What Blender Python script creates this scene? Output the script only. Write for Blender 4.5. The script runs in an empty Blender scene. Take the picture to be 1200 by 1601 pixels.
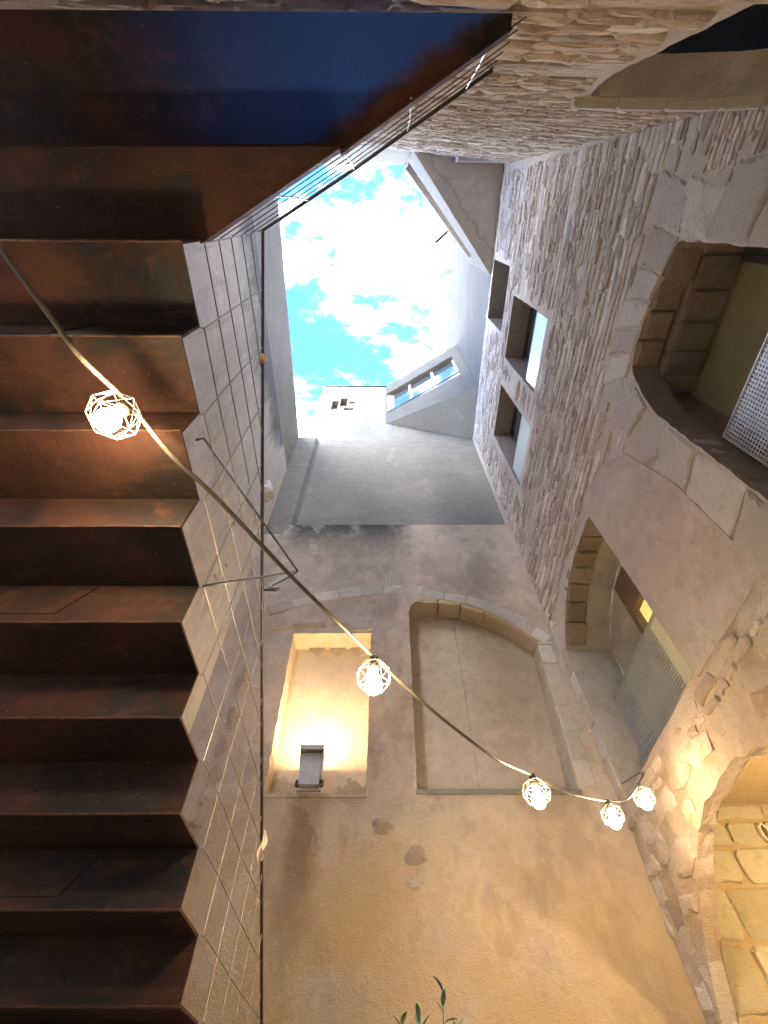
import bpy, math, random
from mathutils import Vector, Matrix, noise as mnoise
from mathutils.geometry import delaunay_2d_cdt

# ------------------------------------------------------------------ scene, camera, sky, sun
sc = bpy.context.scene
C = sc.collection
PITCH = math.radians(56.55)
FPX = 715.6
cam_d = bpy.data.cameras.new('camera')
cam = bpy.data.objects.new('camera', cam_d)
C.objects.link(cam)
cam_d.sensor_fit = 'VERTICAL'
cam_d.sensor_height = 36.0
cam_d.lens = 36.0 * FPX / 1601.0
cam_d.clip_start = 0.02
cam_d.clip_end = 2000
cam.location = (0, 0, 0)
cam.rotation_euler = (math.pi / 2 + PITCH, 0, 0)
sc.camera = cam

SUN_EL, SUN_AZ = math.radians(20), math.radians(90)      # sun stands behind the tall right-hand block
w = bpy.data.worlds.new('World')
sc.world = w
w.use_nodes = True
nt = w.node_tree
nt.nodes.clear()
out = nt.nodes.new('ShaderNodeOutputWorld')
bg = nt.nodes.new('ShaderNodeBackground')
sky = nt.nodes.new('ShaderNodeTexSky')
sky.sky_type = 'NISHITA'
sky.sun_disc = False
sky.sun_elevation = SUN_EL
sky.sun_rotation = SUN_AZ
sky.air_density = 1.0
sky.dust_density = 0.0
sky.ozone_density = 10.0
tc = nt.nodes.new('ShaderNodeTexCoord')
mp = nt.nodes.new('ShaderNodeMapping')
mp.inputs['Rotation'].default_value = (0, 0, math.radians(-32))
mp.inputs['Scale'].default_value = (1.0, 1.7, 1.0)
mp.inputs['Location'].default_value = (3.21, 0.056, 0.0)
n0 = nt.nodes.new('ShaderNodeTexNoise')                   # large cloud masses
n0.inputs['Scale'].default_value = 3.0
n0.inputs['Detail'].default_value = 2
n1 = nt.nodes.new('ShaderNodeTexNoise')                   # wisps
n1.inputs['Scale'].default_value = 14.0
n1.inputs['Detail'].default_value = 10
n1.inputs['Roughness'].default_value = 0.64
n1.inputs['Distortion'].default_value = 0.15
ad = nt.nodes.new('ShaderNodeMath')
ad.operation = 'MULTIPLY_ADD'
ad.inputs[1].default_value = 1.25
mr = nt.nodes.new('ShaderNodeMapRange')
mr.inputs['From Min'].default_value = 0.90
mr.inputs['From Max'].default_value = 1.50
pw = nt.nodes.new('ShaderNodeMath')                       # thin veils at the rims, dense cores
pw.operation = 'POWER'
pw.inputs[1].default_value = 6.0
mx = nt.nodes.new('ShaderNodeMix')
mx.data_type = 'RGBA'
CLOUD = 160.0
mx.inputs['B'].default_value = (CLOUD, CLOUD * .96, CLOUD * .88, 1)
nt.links.new(tc.outputs['Generated'], mp.inputs['Vector'])
nt.links.new(mp.outputs['Vector'], n1.inputs['Vector'])
nt.links.new(mp.outputs['Vector'], n0.inputs['Vector'])
nt.links.new(n0.outputs['Fac'], ad.inputs[0])
nt.links.new(n1.outputs['Fac'], ad.inputs[2])
nt.links.new(ad.outputs[0], mr.inputs['Value'])
nt.links.new(mr.outputs['Result'], pw.inputs[0])
nt.links.new(pw.outputs[0], mx.inputs['Factor'])
nt.links.new(sky.outputs['Color'], mx.inputs['A'])
nt.links.new(mx.outputs['Result'], bg.inputs['Color'])
bg.inputs['Strength'].default_value = 0.10
nt.links.new(bg.outputs['Background'], out.inputs['Surface'])

sun_d = bpy.data.lights.new('sun', 'SUN')
sun_d.energy = 3.0
sun_d.angle = math.radians(0.5)
sun_d.color = (1.0, 0.95, 0.88)
sun = bpy.data.objects.new('sun', sun_d)
C.objects.link(sun)
sun.location = (20, 0, 30)
sd = Vector((math.cos(SUN_EL) * math.sin(SUN_AZ), math.cos(SUN_EL) * math.cos(SUN_AZ), math.sin(SUN_EL)))
sun.rotation_euler = sd.to_track_quat('Z', 'Y').to_euler()

vs = sc.view_settings
vs.view_transform = 'Standard'
vs.look = 'None'
vs.gamma = 1.0
vs.use_curve_mapping = False
vs.exposure = 4.46
sc.cycles.use_denoising = True
sc.cycles.max_bounces = 10
sc.cycles.diffuse_bounces = 7
sc.cycles.glossy_bounces = 4
sc.cycles.transparent_max_bounces = 12
sc.cycles.sample_clamp_indirect = 12.0
sc.cycles.caustics_reflective = False
sc.cycles.caustics_refractive = False

LAMP = 27.0      # radiance of the string-light bulbs
FLOOD = 32.0     # radiance of the floodlight lens
R = random.Random(11)

# ------------------------------------------------------------------ layout of the courtyard (metres, camera at 1.6 m)
XR, YB, YU, XL, GZ = 2.4, 5.05, 5.2, -2.25, -1.6
cth, sth = math.cos(PITCH), math.sin(PITCH)


def ray(u, v):
    x = (u - 600) / FPX
    y = (800.5 - v) / FPX
    return Vector((x, cth - y * sth, sth + y * cth))


def onX(u, v, X=XR):
    r = ray(u, v)
    return r * (X / r.x)


def onY(u, v, Y=YB):
    r = ray(u, v)
    return r * (Y / r.y)


def onZ(u, v, Z):
    r = ray(u, v)
    return r * (Z / r.z)


def at(u, v, t):
    return ray(u, v) * t


def proj(p):
    t = p[1] * cth + p[2] * sth
    if t < 0.05:
        return None
    return 600 + FPX * p[0] / t, 800.5 - FPX * (-p[1] * sth + p[2] * cth) / t, t


def yrear(x, z):
    zz = min(z, 11.6)
    y = -0.5 - zz * (0.023 + 0.010 * (2.4 - x))
    return y


def onRear(u, v):
    r = ray(u, v)
    t = 2.0
    for _ in range(60):
        p = r * t
        t = yrear(p.x, p.z) / r.y * 0.6 + t * 0.4
    return r * t


def MR(s, z, d=0.0):
    return (XR - d, s, z)


def MBk(s, z, d=0.0):
    return (s, YB - d, z)


def MU(s, z, d=0.0):
    return (s, YU - d, z)


def ML(s, z, d=0.0):
    return (XL + d, s, z)


def MRe(s, z, d=0.0):
    return (s, yrear(s, z) + d, z)


# ------------------------------------------------------------------ objects
def tag(o, label=None, cat=None, group=None, kind=None):
    if label:
        o['label'] = label
    if cat:
        o['category'] = cat
    if group:
        o['group'] = group
    if kind:
        o['kind'] = kind
    return o


def thing(name, label, cat, loc=(0, 0, 0), group=None):
    o = bpy.data.objects.new(name, None)
    o.empty_display_size = 0.1
    C.objects.link(o)
    o.location = loc
    return tag(o, label, cat, group)


def root_loc(o):
    p = Vector(o.location)
    while o.parent:
        o = o.parent
        p = Vector(o.location)
    return p


def put(name, me, mat, parent=None, label=None, kind=None):
    o = bpy.data.objects.new(name, me)
    C.objects.link(o)
    if mat is not None and not me.materials:
        me.materials.append(mat)
    if parent is not None:
        o.parent = parent
        if parent.type == 'EMPTY':
            o.matrix_parent_inverse = Matrix.Translation(-Vector(parent.location))
    return tag(o, label, None, None, kind)


class MB:
    def __init__(self):
        self.v = []
        self.f = []
        self.t = []
        self.tone = 0.5

    def add(self, vs_, fs_):
        b = len(self.v)
        self.v += [tuple(p) for p in vs_]
        self.t += [self.tone] * len(vs_)
        self.f += [tuple(i + b for i in f) for f in fs_]
        return b

    def quad(self, a, b, c, d):
        self.add([a, b, c, d], [(0, 1, 2, 3)])

    def box(self, a, b):
        x0, y0, z0 = a
        x1, y1, z1 = b
        self.add([(x0, y0, z0), (x1, y0, z0), (x1, y1, z0), (x0, y1, z0), (x0, y0, z1), (x1, y0, z1), (x1, y1, z1), (x0, y1, z1)],
                 [(0, 3, 2, 1), (4, 5, 6, 7), (0, 1, 5, 4), (1, 2, 6, 5), (2, 3, 7, 6), (3, 0, 4, 7)])

    def prism(self, poly, M, d0, d1, bev=0.0):
        """poly in wall coordinates; extruded from d0 (inside) to d1 (front), front edge chamfered"""
        n = len(poly)
        cx = sum(p[0] for p in poly) / n
        cz = sum(p[1] for p in poly) / n
        vs_ = [M(p[0], p[1], d0) for p in poly]
        if bev > 0:
            vs_ += [M(p[0], p[1], d1 - bev) for p in poly]
            for p in poly:
                dx, dz = cx - p[0], cz - p[1]
                L = math.hypot(dx, dz) or 1
                k = bev * 1.3 / L
                vs_.append(M(p[0] + dx * k, p[1] + dz * k, d1))
            rings = 3
        else:
            vs_ += [M(p[0], p[1], d1) for p in poly]
            rings = 2
        fs_ = []
        for r in range(rings - 1):
            for i in range(n):
                j = (i + 1) % n
                fs_.append((r * n + i, r * n + j, (r + 1) * n + j, (r + 1) * n + i))
        fs_.append(tuple((rings - 1) * n + i for i in range(n)))
        fs_.append(tuple(reversed(range(n))))
        self.add(vs_, fs_)

    def tube(self, pts, r, n=6, flat=1.0, closed=False, caps=True):
        pts = [Vector(p) for p in pts]
        m = len(pts)
        rr = r if isinstance(r, (list, tuple)) else [r] * m
        b = len(self.v)
        up = None
        for i, p in enumerate(pts):
            a = pts[i - 1] if (i > 0 or closed) else p
            c = pts[(i + 1) % m] if (i < m - 1 or closed) else p
            t = (c - a)
            if t.length < 1e-9:
                t = Vector((0, 0, 1))
            t.normalize()
            if up is None:
                up = Vector((0, 0, 1)) if abs(t.z) < 0.9 else Vector((1, 0, 0))
            x = t.cross(up).normalized()
            y = x.cross(t).normalized()
            up = y
            for k in range(n):
                an = 2 * math.pi * k / n
                q = p + x * (rr[i] * math.cos(an)) + y * (rr[i] * flat * math.sin(an))
                self.v.append(tuple(q))
                self.t.append(self.tone)
        for i in range(m if closed else m - 1):
            i2 = (i + 1) % m
            for k in range(n):
                k2 = (k + 1) % n
                self.f.append((b + i * n + k, b + i * n + k2, b + i2 * n + k2, b + i2 * n + k))
        if caps and not closed:
            self.f.append(tuple(b + k for k in reversed(range(n))))
            self.f.append(tuple(b + (m - 1) * n + k for k in range(n)))

    def lathe(self, prof, c, n=16):
        b = len(self.v)
        for (r, z) in prof:
            for k in range(n):
                a = 2 * math.pi * k / n
                self.v.append((c[0] + r * math.cos(a), c[1] + r * math.sin(a), c[2] + z))
                self.t.append(self.tone)
        for i in range(len(prof) - 1):
            for k in range(n):
                k2 = (k + 1) % n
                self.f.append((b + i * n + k, b + i * n + k2, b + (i + 1) * n + k2, b + (i + 1) * n + k))
        self.f.append(tuple(b + k for k in reversed(range(n))))
        self.f.append(tuple(b + (len(prof) - 1) * n + k for k in range(n)))

    def mesh(self, name, smooth=False):
        me = bpy.data.meshes.new(name)
        me.from_pydata(self.v, [], self.f)
        if smooth:
            me.polygons.foreach_set('use_smooth', [True] * len(me.polygons))
        at_ = me.attributes.new('tone', 'FLOAT', 'POINT')
        at_.data.foreach_set('value', self.t)
        me.update()
        return me

    def build(self, name, mat, parent=None, smooth=False, label=None, kind=None):
        return put(name, self.mesh(name, smooth), mat, parent, label, kind)


# ------------------------------------------------------------------ materials
class NM:
    def __init__(self, name):
        self.m = bpy.data.materials.new(name)
        self.m.use_nodes = True
        self.t = self.m.node_tree
        self.b = self.t.nodes['Principled BSDF']
        self.b.inputs['Roughness'].default_value = 0.85
        g = self.t.nodes.new('ShaderNodeTexCoord')
        self.P = g.outputs['Object']
        s = self.t.nodes.new('ShaderNodeSeparateXYZ')
        self.t.links.new(self.P, s.inputs[0])
        self.x, self.y, self.z = s.outputs[0], s.outputs[1], s.outputs[2]

    def ln(self, a, sock):
        if isinstance(a, (int, float)):
            sock.default_value = a
        elif isinstance(a, tuple):
            sock.default_value = a if len(a) == len(sock.default_value) else tuple(a) + (1,)
        else:
            self.t.links.new(a, sock)

    def noise(self, scale, detail=5, rough=0.6, stretch=None, dist=0.0):
        n = self.t.nodes.new('ShaderNodeTexNoise')
        n.inputs['Scale'].default_value = scale
        n.inputs['Detail'].default_value = detail
        n.inputs['Roughness'].default_value = rough
        n.inputs['Distortion'].default_value = dist
        if stretch:
            m = self.t.nodes.new('ShaderNodeMapping')
            m.inputs['Scale'].default_value = stretch
            self.t.links.new(self.P, m.inputs['Vector'])
            self.t.links.new(m.outputs['Vector'], n.inputs['Vector'])
        else:
            self.t.links.new(self.P, n.inputs['Vector'])
        return n.outputs['Fac']

    def voro(self, scale, feature='F1', stretch=None):
        n = self.t.nodes.new('ShaderNodeTexVoronoi')
        n.feature = feature
        n.inputs['Scale'].default_value = scale
        if stretch:
            m = self.t.nodes.new('ShaderNodeMapping')
            m.inputs['Scale'].default_value = stretch
            self.t.links.new(self.P, m.inputs['Vector'])
            self.t.links.new(m.outputs['Vector'], n.inputs['Vector'])
        else:
            self.t.links.new(self.P, n.inputs['Vector'])
        return n.outputs['Distance']

    def math(self, op, a, b=0.0, clamp=False):
        n = self.t.nodes.new('ShaderNodeMath')
        n.operation = op
        n.use_clamp = clamp
        self.ln(a, n.inputs[0])
        self.ln(b, n.inputs[1])
        return n.outputs[0]

    def mul(self, *a):
        r = a[0]
        for b in a[1:]:
            r = self.math('MULTIPLY', r, b)
        return r

    def rng(self, v, a, b, c=0.0, d=1.0):
        n = self.t.nodes.new('ShaderNodeMapRange')
        n.interpolation_type = 'SMOOTHSTEP'
        self.ln(v, n.inputs['Value'])
        n.inputs['From Min'].default_value = a
        n.inputs['From Max'].default_value = b
        n.inputs['To Min'].default_value = c
        n.inputs['To Max'].default_value = d
        return n.outputs['Result']

    def band(self, v, a0, a1, b0, b1):
        return self.mul(self.rng(v, a0, a1), self.rng(v, b0, b1, 1.0, 0.0))

    def mix(self, f, a, b, mode='MIX'):
        n = self.t.nodes.new('ShaderNodeMix')
        n.data_type = 'RGBA'
        n.blend_type = mode
        self.ln(f, n.inputs['Factor'])
        self.ln(a, n.inputs['A'])
        self.ln(b, n.inputs['B'])
        return n.outputs['Result']

    def attr(self, name):
        n = self.t.nodes.new('ShaderNodeAttribute')
        n.attribute_name = name
        return n.outputs['Fac']

    def color(self, c):
        self.ln(c, self.b.inputs['Base Color'])

    def rough(self, c):
        self.ln(c, self.b.inputs['Roughness'])

    def bump(self, h, strength=0.5, dist=0.01):
        n = self.t.nodes.new('ShaderNodeBump')
        n.inputs['Strength'].default_value = strength
        n.inputs['Distance'].default_value = dist
        self.t.links.new(h, n.inputs['Height'])
        self.t.links.new(n.outputs['Normal'], self.b.inputs['Normal'])

    def emit(self, c, s):
        self.ln(c, self.b.inputs['Emission Color'])
        self.b.inputs['Emission Strength'].default_value = s


def simple(name, c, rough=0.6, metal=0.0, var=0.12, scale=14):
    m = NM(name)
    n = m.noise(scale, 4)
    a = tuple(x * (1 - var) for x in c)
    b = tuple(min(1, x * (1 + var)) for x in c)
    m.color(m.mix(m.rng(n, .3, .7), a, b))
    m.rough(rough)
    m.b.inputs['Metallic'].default_value = metal
    m.bump(m.noise(scale * 6, 3), 0.15, 0.003)
    return m.m


def mat_plaster(name, ca, cb, ochre=None, rel=0.5, streak=False):
    m = NM(name)
    n1_ = m.noise(0.9, 6, 0.6)
    n2_ = m.noise(7, 6, 0.65)
    c = m.mix(m.rng(n1_, .3, .7), ca, cb)
    dk = tuple(x * 0.8 for x in ca)
    c = m.mix(m.mul(m.rng(n2_, .45, .70), 0.6), c, dk)
    n3_ = m.noise(55, 5, .7)
    c = m.mix(m.mul(m.rng(n3_, .52, .68), 0.55), c, tuple(x * 0.68 for x in ca))
    n4_ = m.noise(2.7, 7, .7)
    c = m.mix(m.mul(m.rng(n4_, .52, .66), 0.5), c, tuple(min(.75, x * 1.22) for x in cb))
    if streak:
        s = m.noise(3.0, 5, 0.6, (3.5, 3.5, 0.25))
        c = m.mix(m.mul(m.rng(s, .48, .7), 0.5), c, tuple(x * 0.66 for x in ca))
    if ochre:
        o = m.noise(0.55, 5, 0.6)
        c = m.mix(m.mul(m.rng(o, .45, .65), 0.6), c, ochre)
    m.color(c)
    h1 = m.noise(18, 8, 0.72)
    h2 = m.noise(75, 5, 0.7)
    h = m.math('ADD', m.mul(h1, 1.0), m.mul(h2, 0.6))
    m.bump(h, min(1.0, rel * 1.25), 0.022)
    return m


# back wall, old render below the ledge
_m = mat_plaster('render_old', (.42, .335, .265), (.52, .425, .345), None, 0.85)
t_ = _m.b.inputs['Base Color'].links[0].from_socket
o_ = _m.noise(0.7, 5, .6)
t_ = _m.mix(_m.mul(_m.rng(o_, .34, .60), _m.rng(_m.z, 2.7, 1.0), 0.9), t_, (.48, .345, .175))
nz = _m.noise(2.6, 6, .65)
mold = _m.mul(_m.rng(_m.math('ADD', _m.z, _m.mul(_m.math('SUBTRACT', _m.noise(13, 8, .72), .5), .7)), 6.1, 7.25), _m.band(_m.math('ADD', _m.x, _m.mul(_m.math('SUBTRACT', nz, .5), 1.2)), -2.0, -1.6, .1, .75))
t_ = _m.mix(_m.mul(mold, 1.0), t_, (.030, .036, .033))
rust = _m.mul(_m.band(_m.math('ADD', _m.x, _m.mul(_m.math('SUBTRACT', _m.noise(4.5, 7, .7), .5), .42)), -1.0, -.84, -.74, -.56), _m.band(_m.math('ADD', _m.z, _m.mul(_m.math('SUBTRACT', nz, .5), 1.6)), .8, 2.0, 2.6, 2.9), _m.rng(_m.z, 2.33, 2.30), _m.rng(_m.noise(14, 6, .7), .25, .6, .55, 1.0))
t_ = _m.mix(_m.mul(rust, 0.7), t_, (.20, .115, .045))
grey = _m.mul(_m.rng(_m.noise(1.3, 6, .65), .52, .68), _m.rng(_m.z, 1.2, 2.4))
t_ = _m.mix(_m.mul(grey, 0.55), t_, (.46, .42, .38))
dampn = _m.noise(0.8, 8, .68, (1.0, 1.0, .55))
t_ = _m.mix(_m.mul(_m.rng(dampn, .50, .60), .42), t_, (.25, .19, .14))
patch = _m.mul(_m.rng(_m.noise(1.05, 8, .62, (1.3, 1, 1)), .585, .60), .35)
t_ = _m.mix(patch, t_, (.50, .44, .37))
fleck = _m.rng(_m.noise(9, 7, .7), .66, .74)
t_ = _m.mix(_m.mul(fleck, 0.5), t_, (.16, .11, .075))
_m.color(t_)
M_OLD = _m.m
# left wall, streaked cement render with a damp band
_m = mat_plaster('render_left', (.48, .445, .41), (.56, .525, .485), None, 0.4, True)
t_ = _m.b.inputs['Base Color'].links[0].from_socket
nz = _m.noise(1.5, 6, .62, (1.4, 1.4, .45))
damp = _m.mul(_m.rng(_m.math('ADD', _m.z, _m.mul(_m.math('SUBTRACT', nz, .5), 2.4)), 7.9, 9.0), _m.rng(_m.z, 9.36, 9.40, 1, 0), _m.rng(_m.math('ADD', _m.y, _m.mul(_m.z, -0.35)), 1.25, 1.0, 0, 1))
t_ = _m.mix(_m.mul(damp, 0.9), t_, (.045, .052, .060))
_m.color(t_)
M_LEFT = _m.m
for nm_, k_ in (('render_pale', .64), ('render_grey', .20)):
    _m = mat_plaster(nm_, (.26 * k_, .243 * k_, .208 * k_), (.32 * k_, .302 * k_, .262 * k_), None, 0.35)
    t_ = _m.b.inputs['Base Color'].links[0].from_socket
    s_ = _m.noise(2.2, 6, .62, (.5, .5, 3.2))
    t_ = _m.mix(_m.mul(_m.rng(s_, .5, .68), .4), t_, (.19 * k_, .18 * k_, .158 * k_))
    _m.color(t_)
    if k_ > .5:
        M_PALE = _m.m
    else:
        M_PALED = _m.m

_m = mat_plaster('render_soffit', (.44, .40, .365), (.50, .46, .42), None, 0.2)
t_ = _m.b.inputs['Base Color'].links[0].from_socket
td = _m.math('ADD', _m.math('SUBTRACT', _m.y, _m.mul(_m.x, 1.15)), _m.mul(_m.noise(2.4, 5, .6), .8))
t_ = _m.mix(_m.mul(_m.rng(td, -1.55, -1.50), .35), t_, (.36, .31, .27))
t_ = _m.mix(_m.mul(_m.band(td, -1.62, -1.55, -1.53, -1.50), .5), t_, (.25, .20, .17))
_m.color(t_)
M_SOFFIT = _m.m
M_NICHE = mat_plaster('render_niche', (.40, .34, .27), (.46, .39, .31), None, 0.25).m
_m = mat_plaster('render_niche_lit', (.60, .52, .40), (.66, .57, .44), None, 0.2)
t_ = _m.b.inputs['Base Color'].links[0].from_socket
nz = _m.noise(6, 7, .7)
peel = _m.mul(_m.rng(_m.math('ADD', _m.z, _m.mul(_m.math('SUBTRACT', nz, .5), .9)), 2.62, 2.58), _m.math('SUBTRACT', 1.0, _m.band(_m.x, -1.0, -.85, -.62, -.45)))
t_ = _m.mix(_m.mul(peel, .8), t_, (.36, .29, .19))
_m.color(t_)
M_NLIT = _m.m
M_PINK = mat_plaster('render_pink', (.42, .345, .295), (.48, .40, .345), None, 0.8).m
M_GREYR = mat_plaster('render_reveal', (.36, .33, .295), (.44, .41, .37), None, 0.45).m


def mat_stone(name, cols, rel=0.7, warm=0.0):
    m = NM(name)
    tone = m.attr('tone')
    c = m.mix(m.rng(tone, .0, .5), cols[0], cols[1])
    c = m.mix(m.rng(tone, .5, 1.0), c, cols[2])
    n = m.noise(9, 6, .7)
    c = m.mix(m.mul(m.rng(n, .45, .75), .5), c, tuple(x * .62 for x in cols[1]))
    n2_ = m.noise(1.1, 5, .6)
    c = m.mix(m.mul(m.rng(n2_, .5, .7), .35), c, (.38, .27, .19))
    if warm:
        c = m.mix(m.mul(m.rng(m.z, 3.4, 1.2), m.rng(m.noise(1.6, 6, .65), .36, .6), warm), c, (.40, .25, .12))
    sp = m.noise(26, 7, .72, (1, 1, 2.4))
    c = m.mix(m.mul(m.rng(sp, .57, .66), .5), c, tuple(x * .42 for x in cols[0]))
    sl_ = m.noise(17, 6, .7, (1.0, 1.0, 4.0))
    c = m.mix(m.mul(m.rng(sl_, .56, .66), .25), c, tuple(min(.7, x * 1.15) for x in cols[2]))
    m.color(c)
    h = m.math('ADD', m.noise(22, 8, .75, (1, 1, 2.2)), m.mul(m.noise(90, 5, .7), .5))
    m.bump(h, rel, 0.03)
    m.rough(.92)
    return m.m


M_RUB = mat_stone('stone_rubble', [(.35, .285, .235), (.56, .49, .425), (.72, .68, .62)], .85, .55)
M_MORTAR = mat_stone('stone_mortar', [(.50, .435, .37), (.53, .465, .40), (.56, .495, .43)], .9, .6)
M_ASH = mat_stone('stone_dressed', [(.44, .395, .35), (.52, .475, .425), (.60, .56, .51)], .95)
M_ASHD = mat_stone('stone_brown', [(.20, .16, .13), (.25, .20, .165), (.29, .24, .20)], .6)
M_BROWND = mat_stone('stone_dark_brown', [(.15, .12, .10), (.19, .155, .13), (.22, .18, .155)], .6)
M_EXP = mat_stone('stone_exposed', [(.38, .30, .23), (.44, .355, .28), (.50, .415, .335)], 1.0)
M_OCH = mat_stone('stone_ochre', [(.36, .30, .19), (.42, .36, .24), (.47, .41, .29)], .7)
M_OCHM = mat_stone('stone_ochre_mortar', [(.36, .27, .14), (.38, .28, .15), (.40, .30, .16)], .6)


def mat_corten(name, blue=False):
    m = NM(name)
    n = m.noise(2.2, 7, .65)
    c = m.mix(m.rng(n, .40, .62), (.008, .0055, .0045), (.050, .018, .010))
    n5_ = m.noise(.9, 6, .7)
    c = m.mix(m.mul(m.rng(n5_, .48, .66), .6), c, (.009, .007, .006))
    n6_ = m.noise(5.5, 8, .75)
    c = m.mix(m.mul(m.rng(n6_, .54, .66), .7), c, (.070, .025, .012))
    n2_ = m.noise(9, 7, .72, (.5, 2, 2))
    c = m.mix(m.mul(m.rng(n2_, .52, .72), .6), c, (.085, .033, .013))
    sc_ = m.rng(m.noise(70, 3, .6), .70, .74)
    c = m.mix(m.mul(sc_, .5), c, (.30, .24, .20))
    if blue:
        # blue sky glare painted over the rust colour, fading left and towards the edge
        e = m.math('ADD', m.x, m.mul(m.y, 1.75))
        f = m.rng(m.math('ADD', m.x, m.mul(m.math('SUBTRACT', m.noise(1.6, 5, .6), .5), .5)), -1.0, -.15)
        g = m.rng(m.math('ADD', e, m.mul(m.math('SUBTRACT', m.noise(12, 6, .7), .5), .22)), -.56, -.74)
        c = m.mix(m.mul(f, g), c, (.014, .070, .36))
    m.color(c)
    m.rough(m.rng(n, .3, .7, .6, .85))
    m.b.inputs['Metallic'].default_value = 0.0
    m.b.inputs['Specular IOR Level'].default_value = 0.3
    m.bump(m.math('ADD', m.noise(24, 7, .75), m.mul(n5_, 2.5)), .55, .008)
    return m.m


M_COR = mat_corten('weathering_steel')
M_CORB = mat_corten('weathering_steel_blue_glare', True)
M_SEAM = simple('weld_rust', (.06, .026, .012), .7, .1, .5, 30)
M_RAIL = simple('rail_steel', (.10, .095, .10), .38, .85, .1)
M_WIRE = simple('wire_steel', (.26, .235, .21), .5, .6, .1)
M_GALV = simple('galvanised', (.48, .50, .50), .42, .6, .1, 6)
M_CABLE = simple('flat_cable', (.075, .062, .05), .5, 0, .25, 20)
M_CAGE = simple('white_wire', (.2, .2, .19), .4, 0, .05)
M_SOCK = simple('lamp_socket', (.09, .06, .045), .5, 0, .1)
M_FLOOD = simple('floodlight_grey', (.36, .35, .34), .5, .2, .08)
M_CLOTH = simple('ribbon_cloth', (.72, .66, .58), .9, 0, .1)
M_DARK = simple('interior_dark', (.045, .05, .06), .7)
M_KHAKI = simple('interior_khaki', (.23, .205, .12), .7, 0, .12, 2)
M_FRAME = simple('frame_dark', (.055, .06, .068), .5, .2)
M_FRAMEB = simple('frame_brown', (.16, .115, .085), .6)
M_FRAMEW = simple('frame_white', (.62, .64, .64), .5)
M_WOODS = simple('reveal_brown', (.27, .225, .19), .7)
M_LEAF = simple('leaf_green', (.06, .13, .085), .45, 0, .35, 30)
M_STEM = simple('stem', (.10, .075, .05), .8)
M_POT = simple('terracotta', (.36, .17, .10), .85)
M_PAVE = mat_stone('paving', [(.30, .27, .24), (.36, .32, .28), (.40, .36, .32)], .4)


def mat_glass(name, tint, rough=0.04):
    m = NM(name)
    m.color(tint)
    m.rough(rough)
    m.b.inputs['Metallic'].default_value = 0.0
    m.b.inputs['Specular IOR Level'].default_value = 1.0
    m.b.inputs['Coat Weight'].default_value = 1.0
    m.b.inputs['Coat Roughness'].default_value = 0.02
    return m.m


M_GUARD = mat_glass('guard_sky_tint', (.46, .58, .58), .35)  # pale sky reflection put into the glass colour
M_GLASS = mat_glass('window_glass', (.05, .075, .085))


def mat_emit(name, c, s):
    m = NM(name)
    m.color(c)
    m.emit(c, s)
    return m.m


M_BULB = mat_emit('bulb_glow', (1.0, .72, .40), LAMP)
M_LENS = mat_emit('flood_glow', (1.0, .68, .36), FLOOD)
M_LAMPG = mat_emit('lamp_globe_glow', (1.0, .74, .40), 48.0)
M_LITWIN = mat_emit('lit_interior', (.75, .56, .16), .055)


# ------------------------------------------------------------------ geometry helpers
def inside(p, poly):
    x, y = p
    r = False
    n = len(poly)
    j = n - 1
    for i in range(n):
        xi, yi = poly[i]
        xj, yj = poly[j]
        if (yi > y) != (yj > y) and x < (xj - xi) * (y - yi) / (yj - yi) + xi:
            r = not r
        j = i
    return r


def dens(poly, step, jit=0.0, rnd=R, skip=None):
    o = []
    n = len(poly)
    for i in range(n):
        a = Vector(poly[i])
        b = Vector(poly[(i + 1) % n])
        k = max(1, int((b - a).length / step))
        for q in range(k):
            p = a.lerp(b, q / k)
            o.append((p.x + rnd.uniform(-jit, jit), p.y + rnd.uniform(-jit, jit)))
    return o


def in_any(p, boxes):
    for (x0, x1, z0, z1, h) in boxes:
        if x0 <= p[0] <= x1 and z0 <= p[1] <= z1 and inside(p, h):
            return True
    return False


def sheet(M, outer, holes, step, disp=0.0, fq=2.0, seed=0.0, d0=0.0, mb=None, lump=None):
    """wall face with real openings, gently uneven"""
    pts = []
    edges = []
    boxes = [(min(p[0] for p in h), max(p[0] for p in h), min(p[1] for p in h), max(p[1] for p in h), h) for h in holes]
    rim_ = set()

    def ring(poly):
        b = len(pts)
        rim_.update((round(p[0], 4), round(p[1], 4)) for p in poly)
        pts.extend(Vector(p) for p in poly)
        m = len(poly)
        edges.extend((b + i, b + (i + 1) % m) for i in range(m))
    ring(dens(outer, step))
    for h in holes:
        ring(h)
    xs = [p[0] for p in outer]
    zs = [p[1] for p in outer]
    nx = int((max(xs) - min(xs)) / step)
    nz_ = int((max(zs) - min(zs)) / step)
    for i in range(1, nx):
        for j in range(1, nz_):
            p = (min(xs) + (i + (.5 if j % 2 else 0)) * (max(xs) - min(xs)) / nx, min(zs) + j * (max(zs) - min(zs)) / nz_)
            if inside(p, outer) and not in_any(p, boxes):
                pts.append(Vector(p))
    vs_, _, fs_, _, _, _ = delaunay_2d_cdt(pts, edges, [], 0, 1e-5)
    mb = mb or MB()
    keep = []
    for f in fs_:
        c = (sum(vs_[i].x for i in f) / 3, sum(vs_[i].y for i in f) / 3)
        if inside(c, outer) and not in_any(c, boxes):
            keep.append(f)
    o = []
    for v in vs_:
        dd = d0
        if disp and (round(v.x, 4), round(v.y, 4)) not in rim_:
            dd += disp * (mnoise.fractal(Vector((v.x * fq, v.y * fq, seed)), 1.0, 2.0, 4))
            if lump:
                dd += lump(v.x, v.y)
        o.append(M(v.x, v.y, dd))
    mb.add(o, keep)
    return mb


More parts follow.
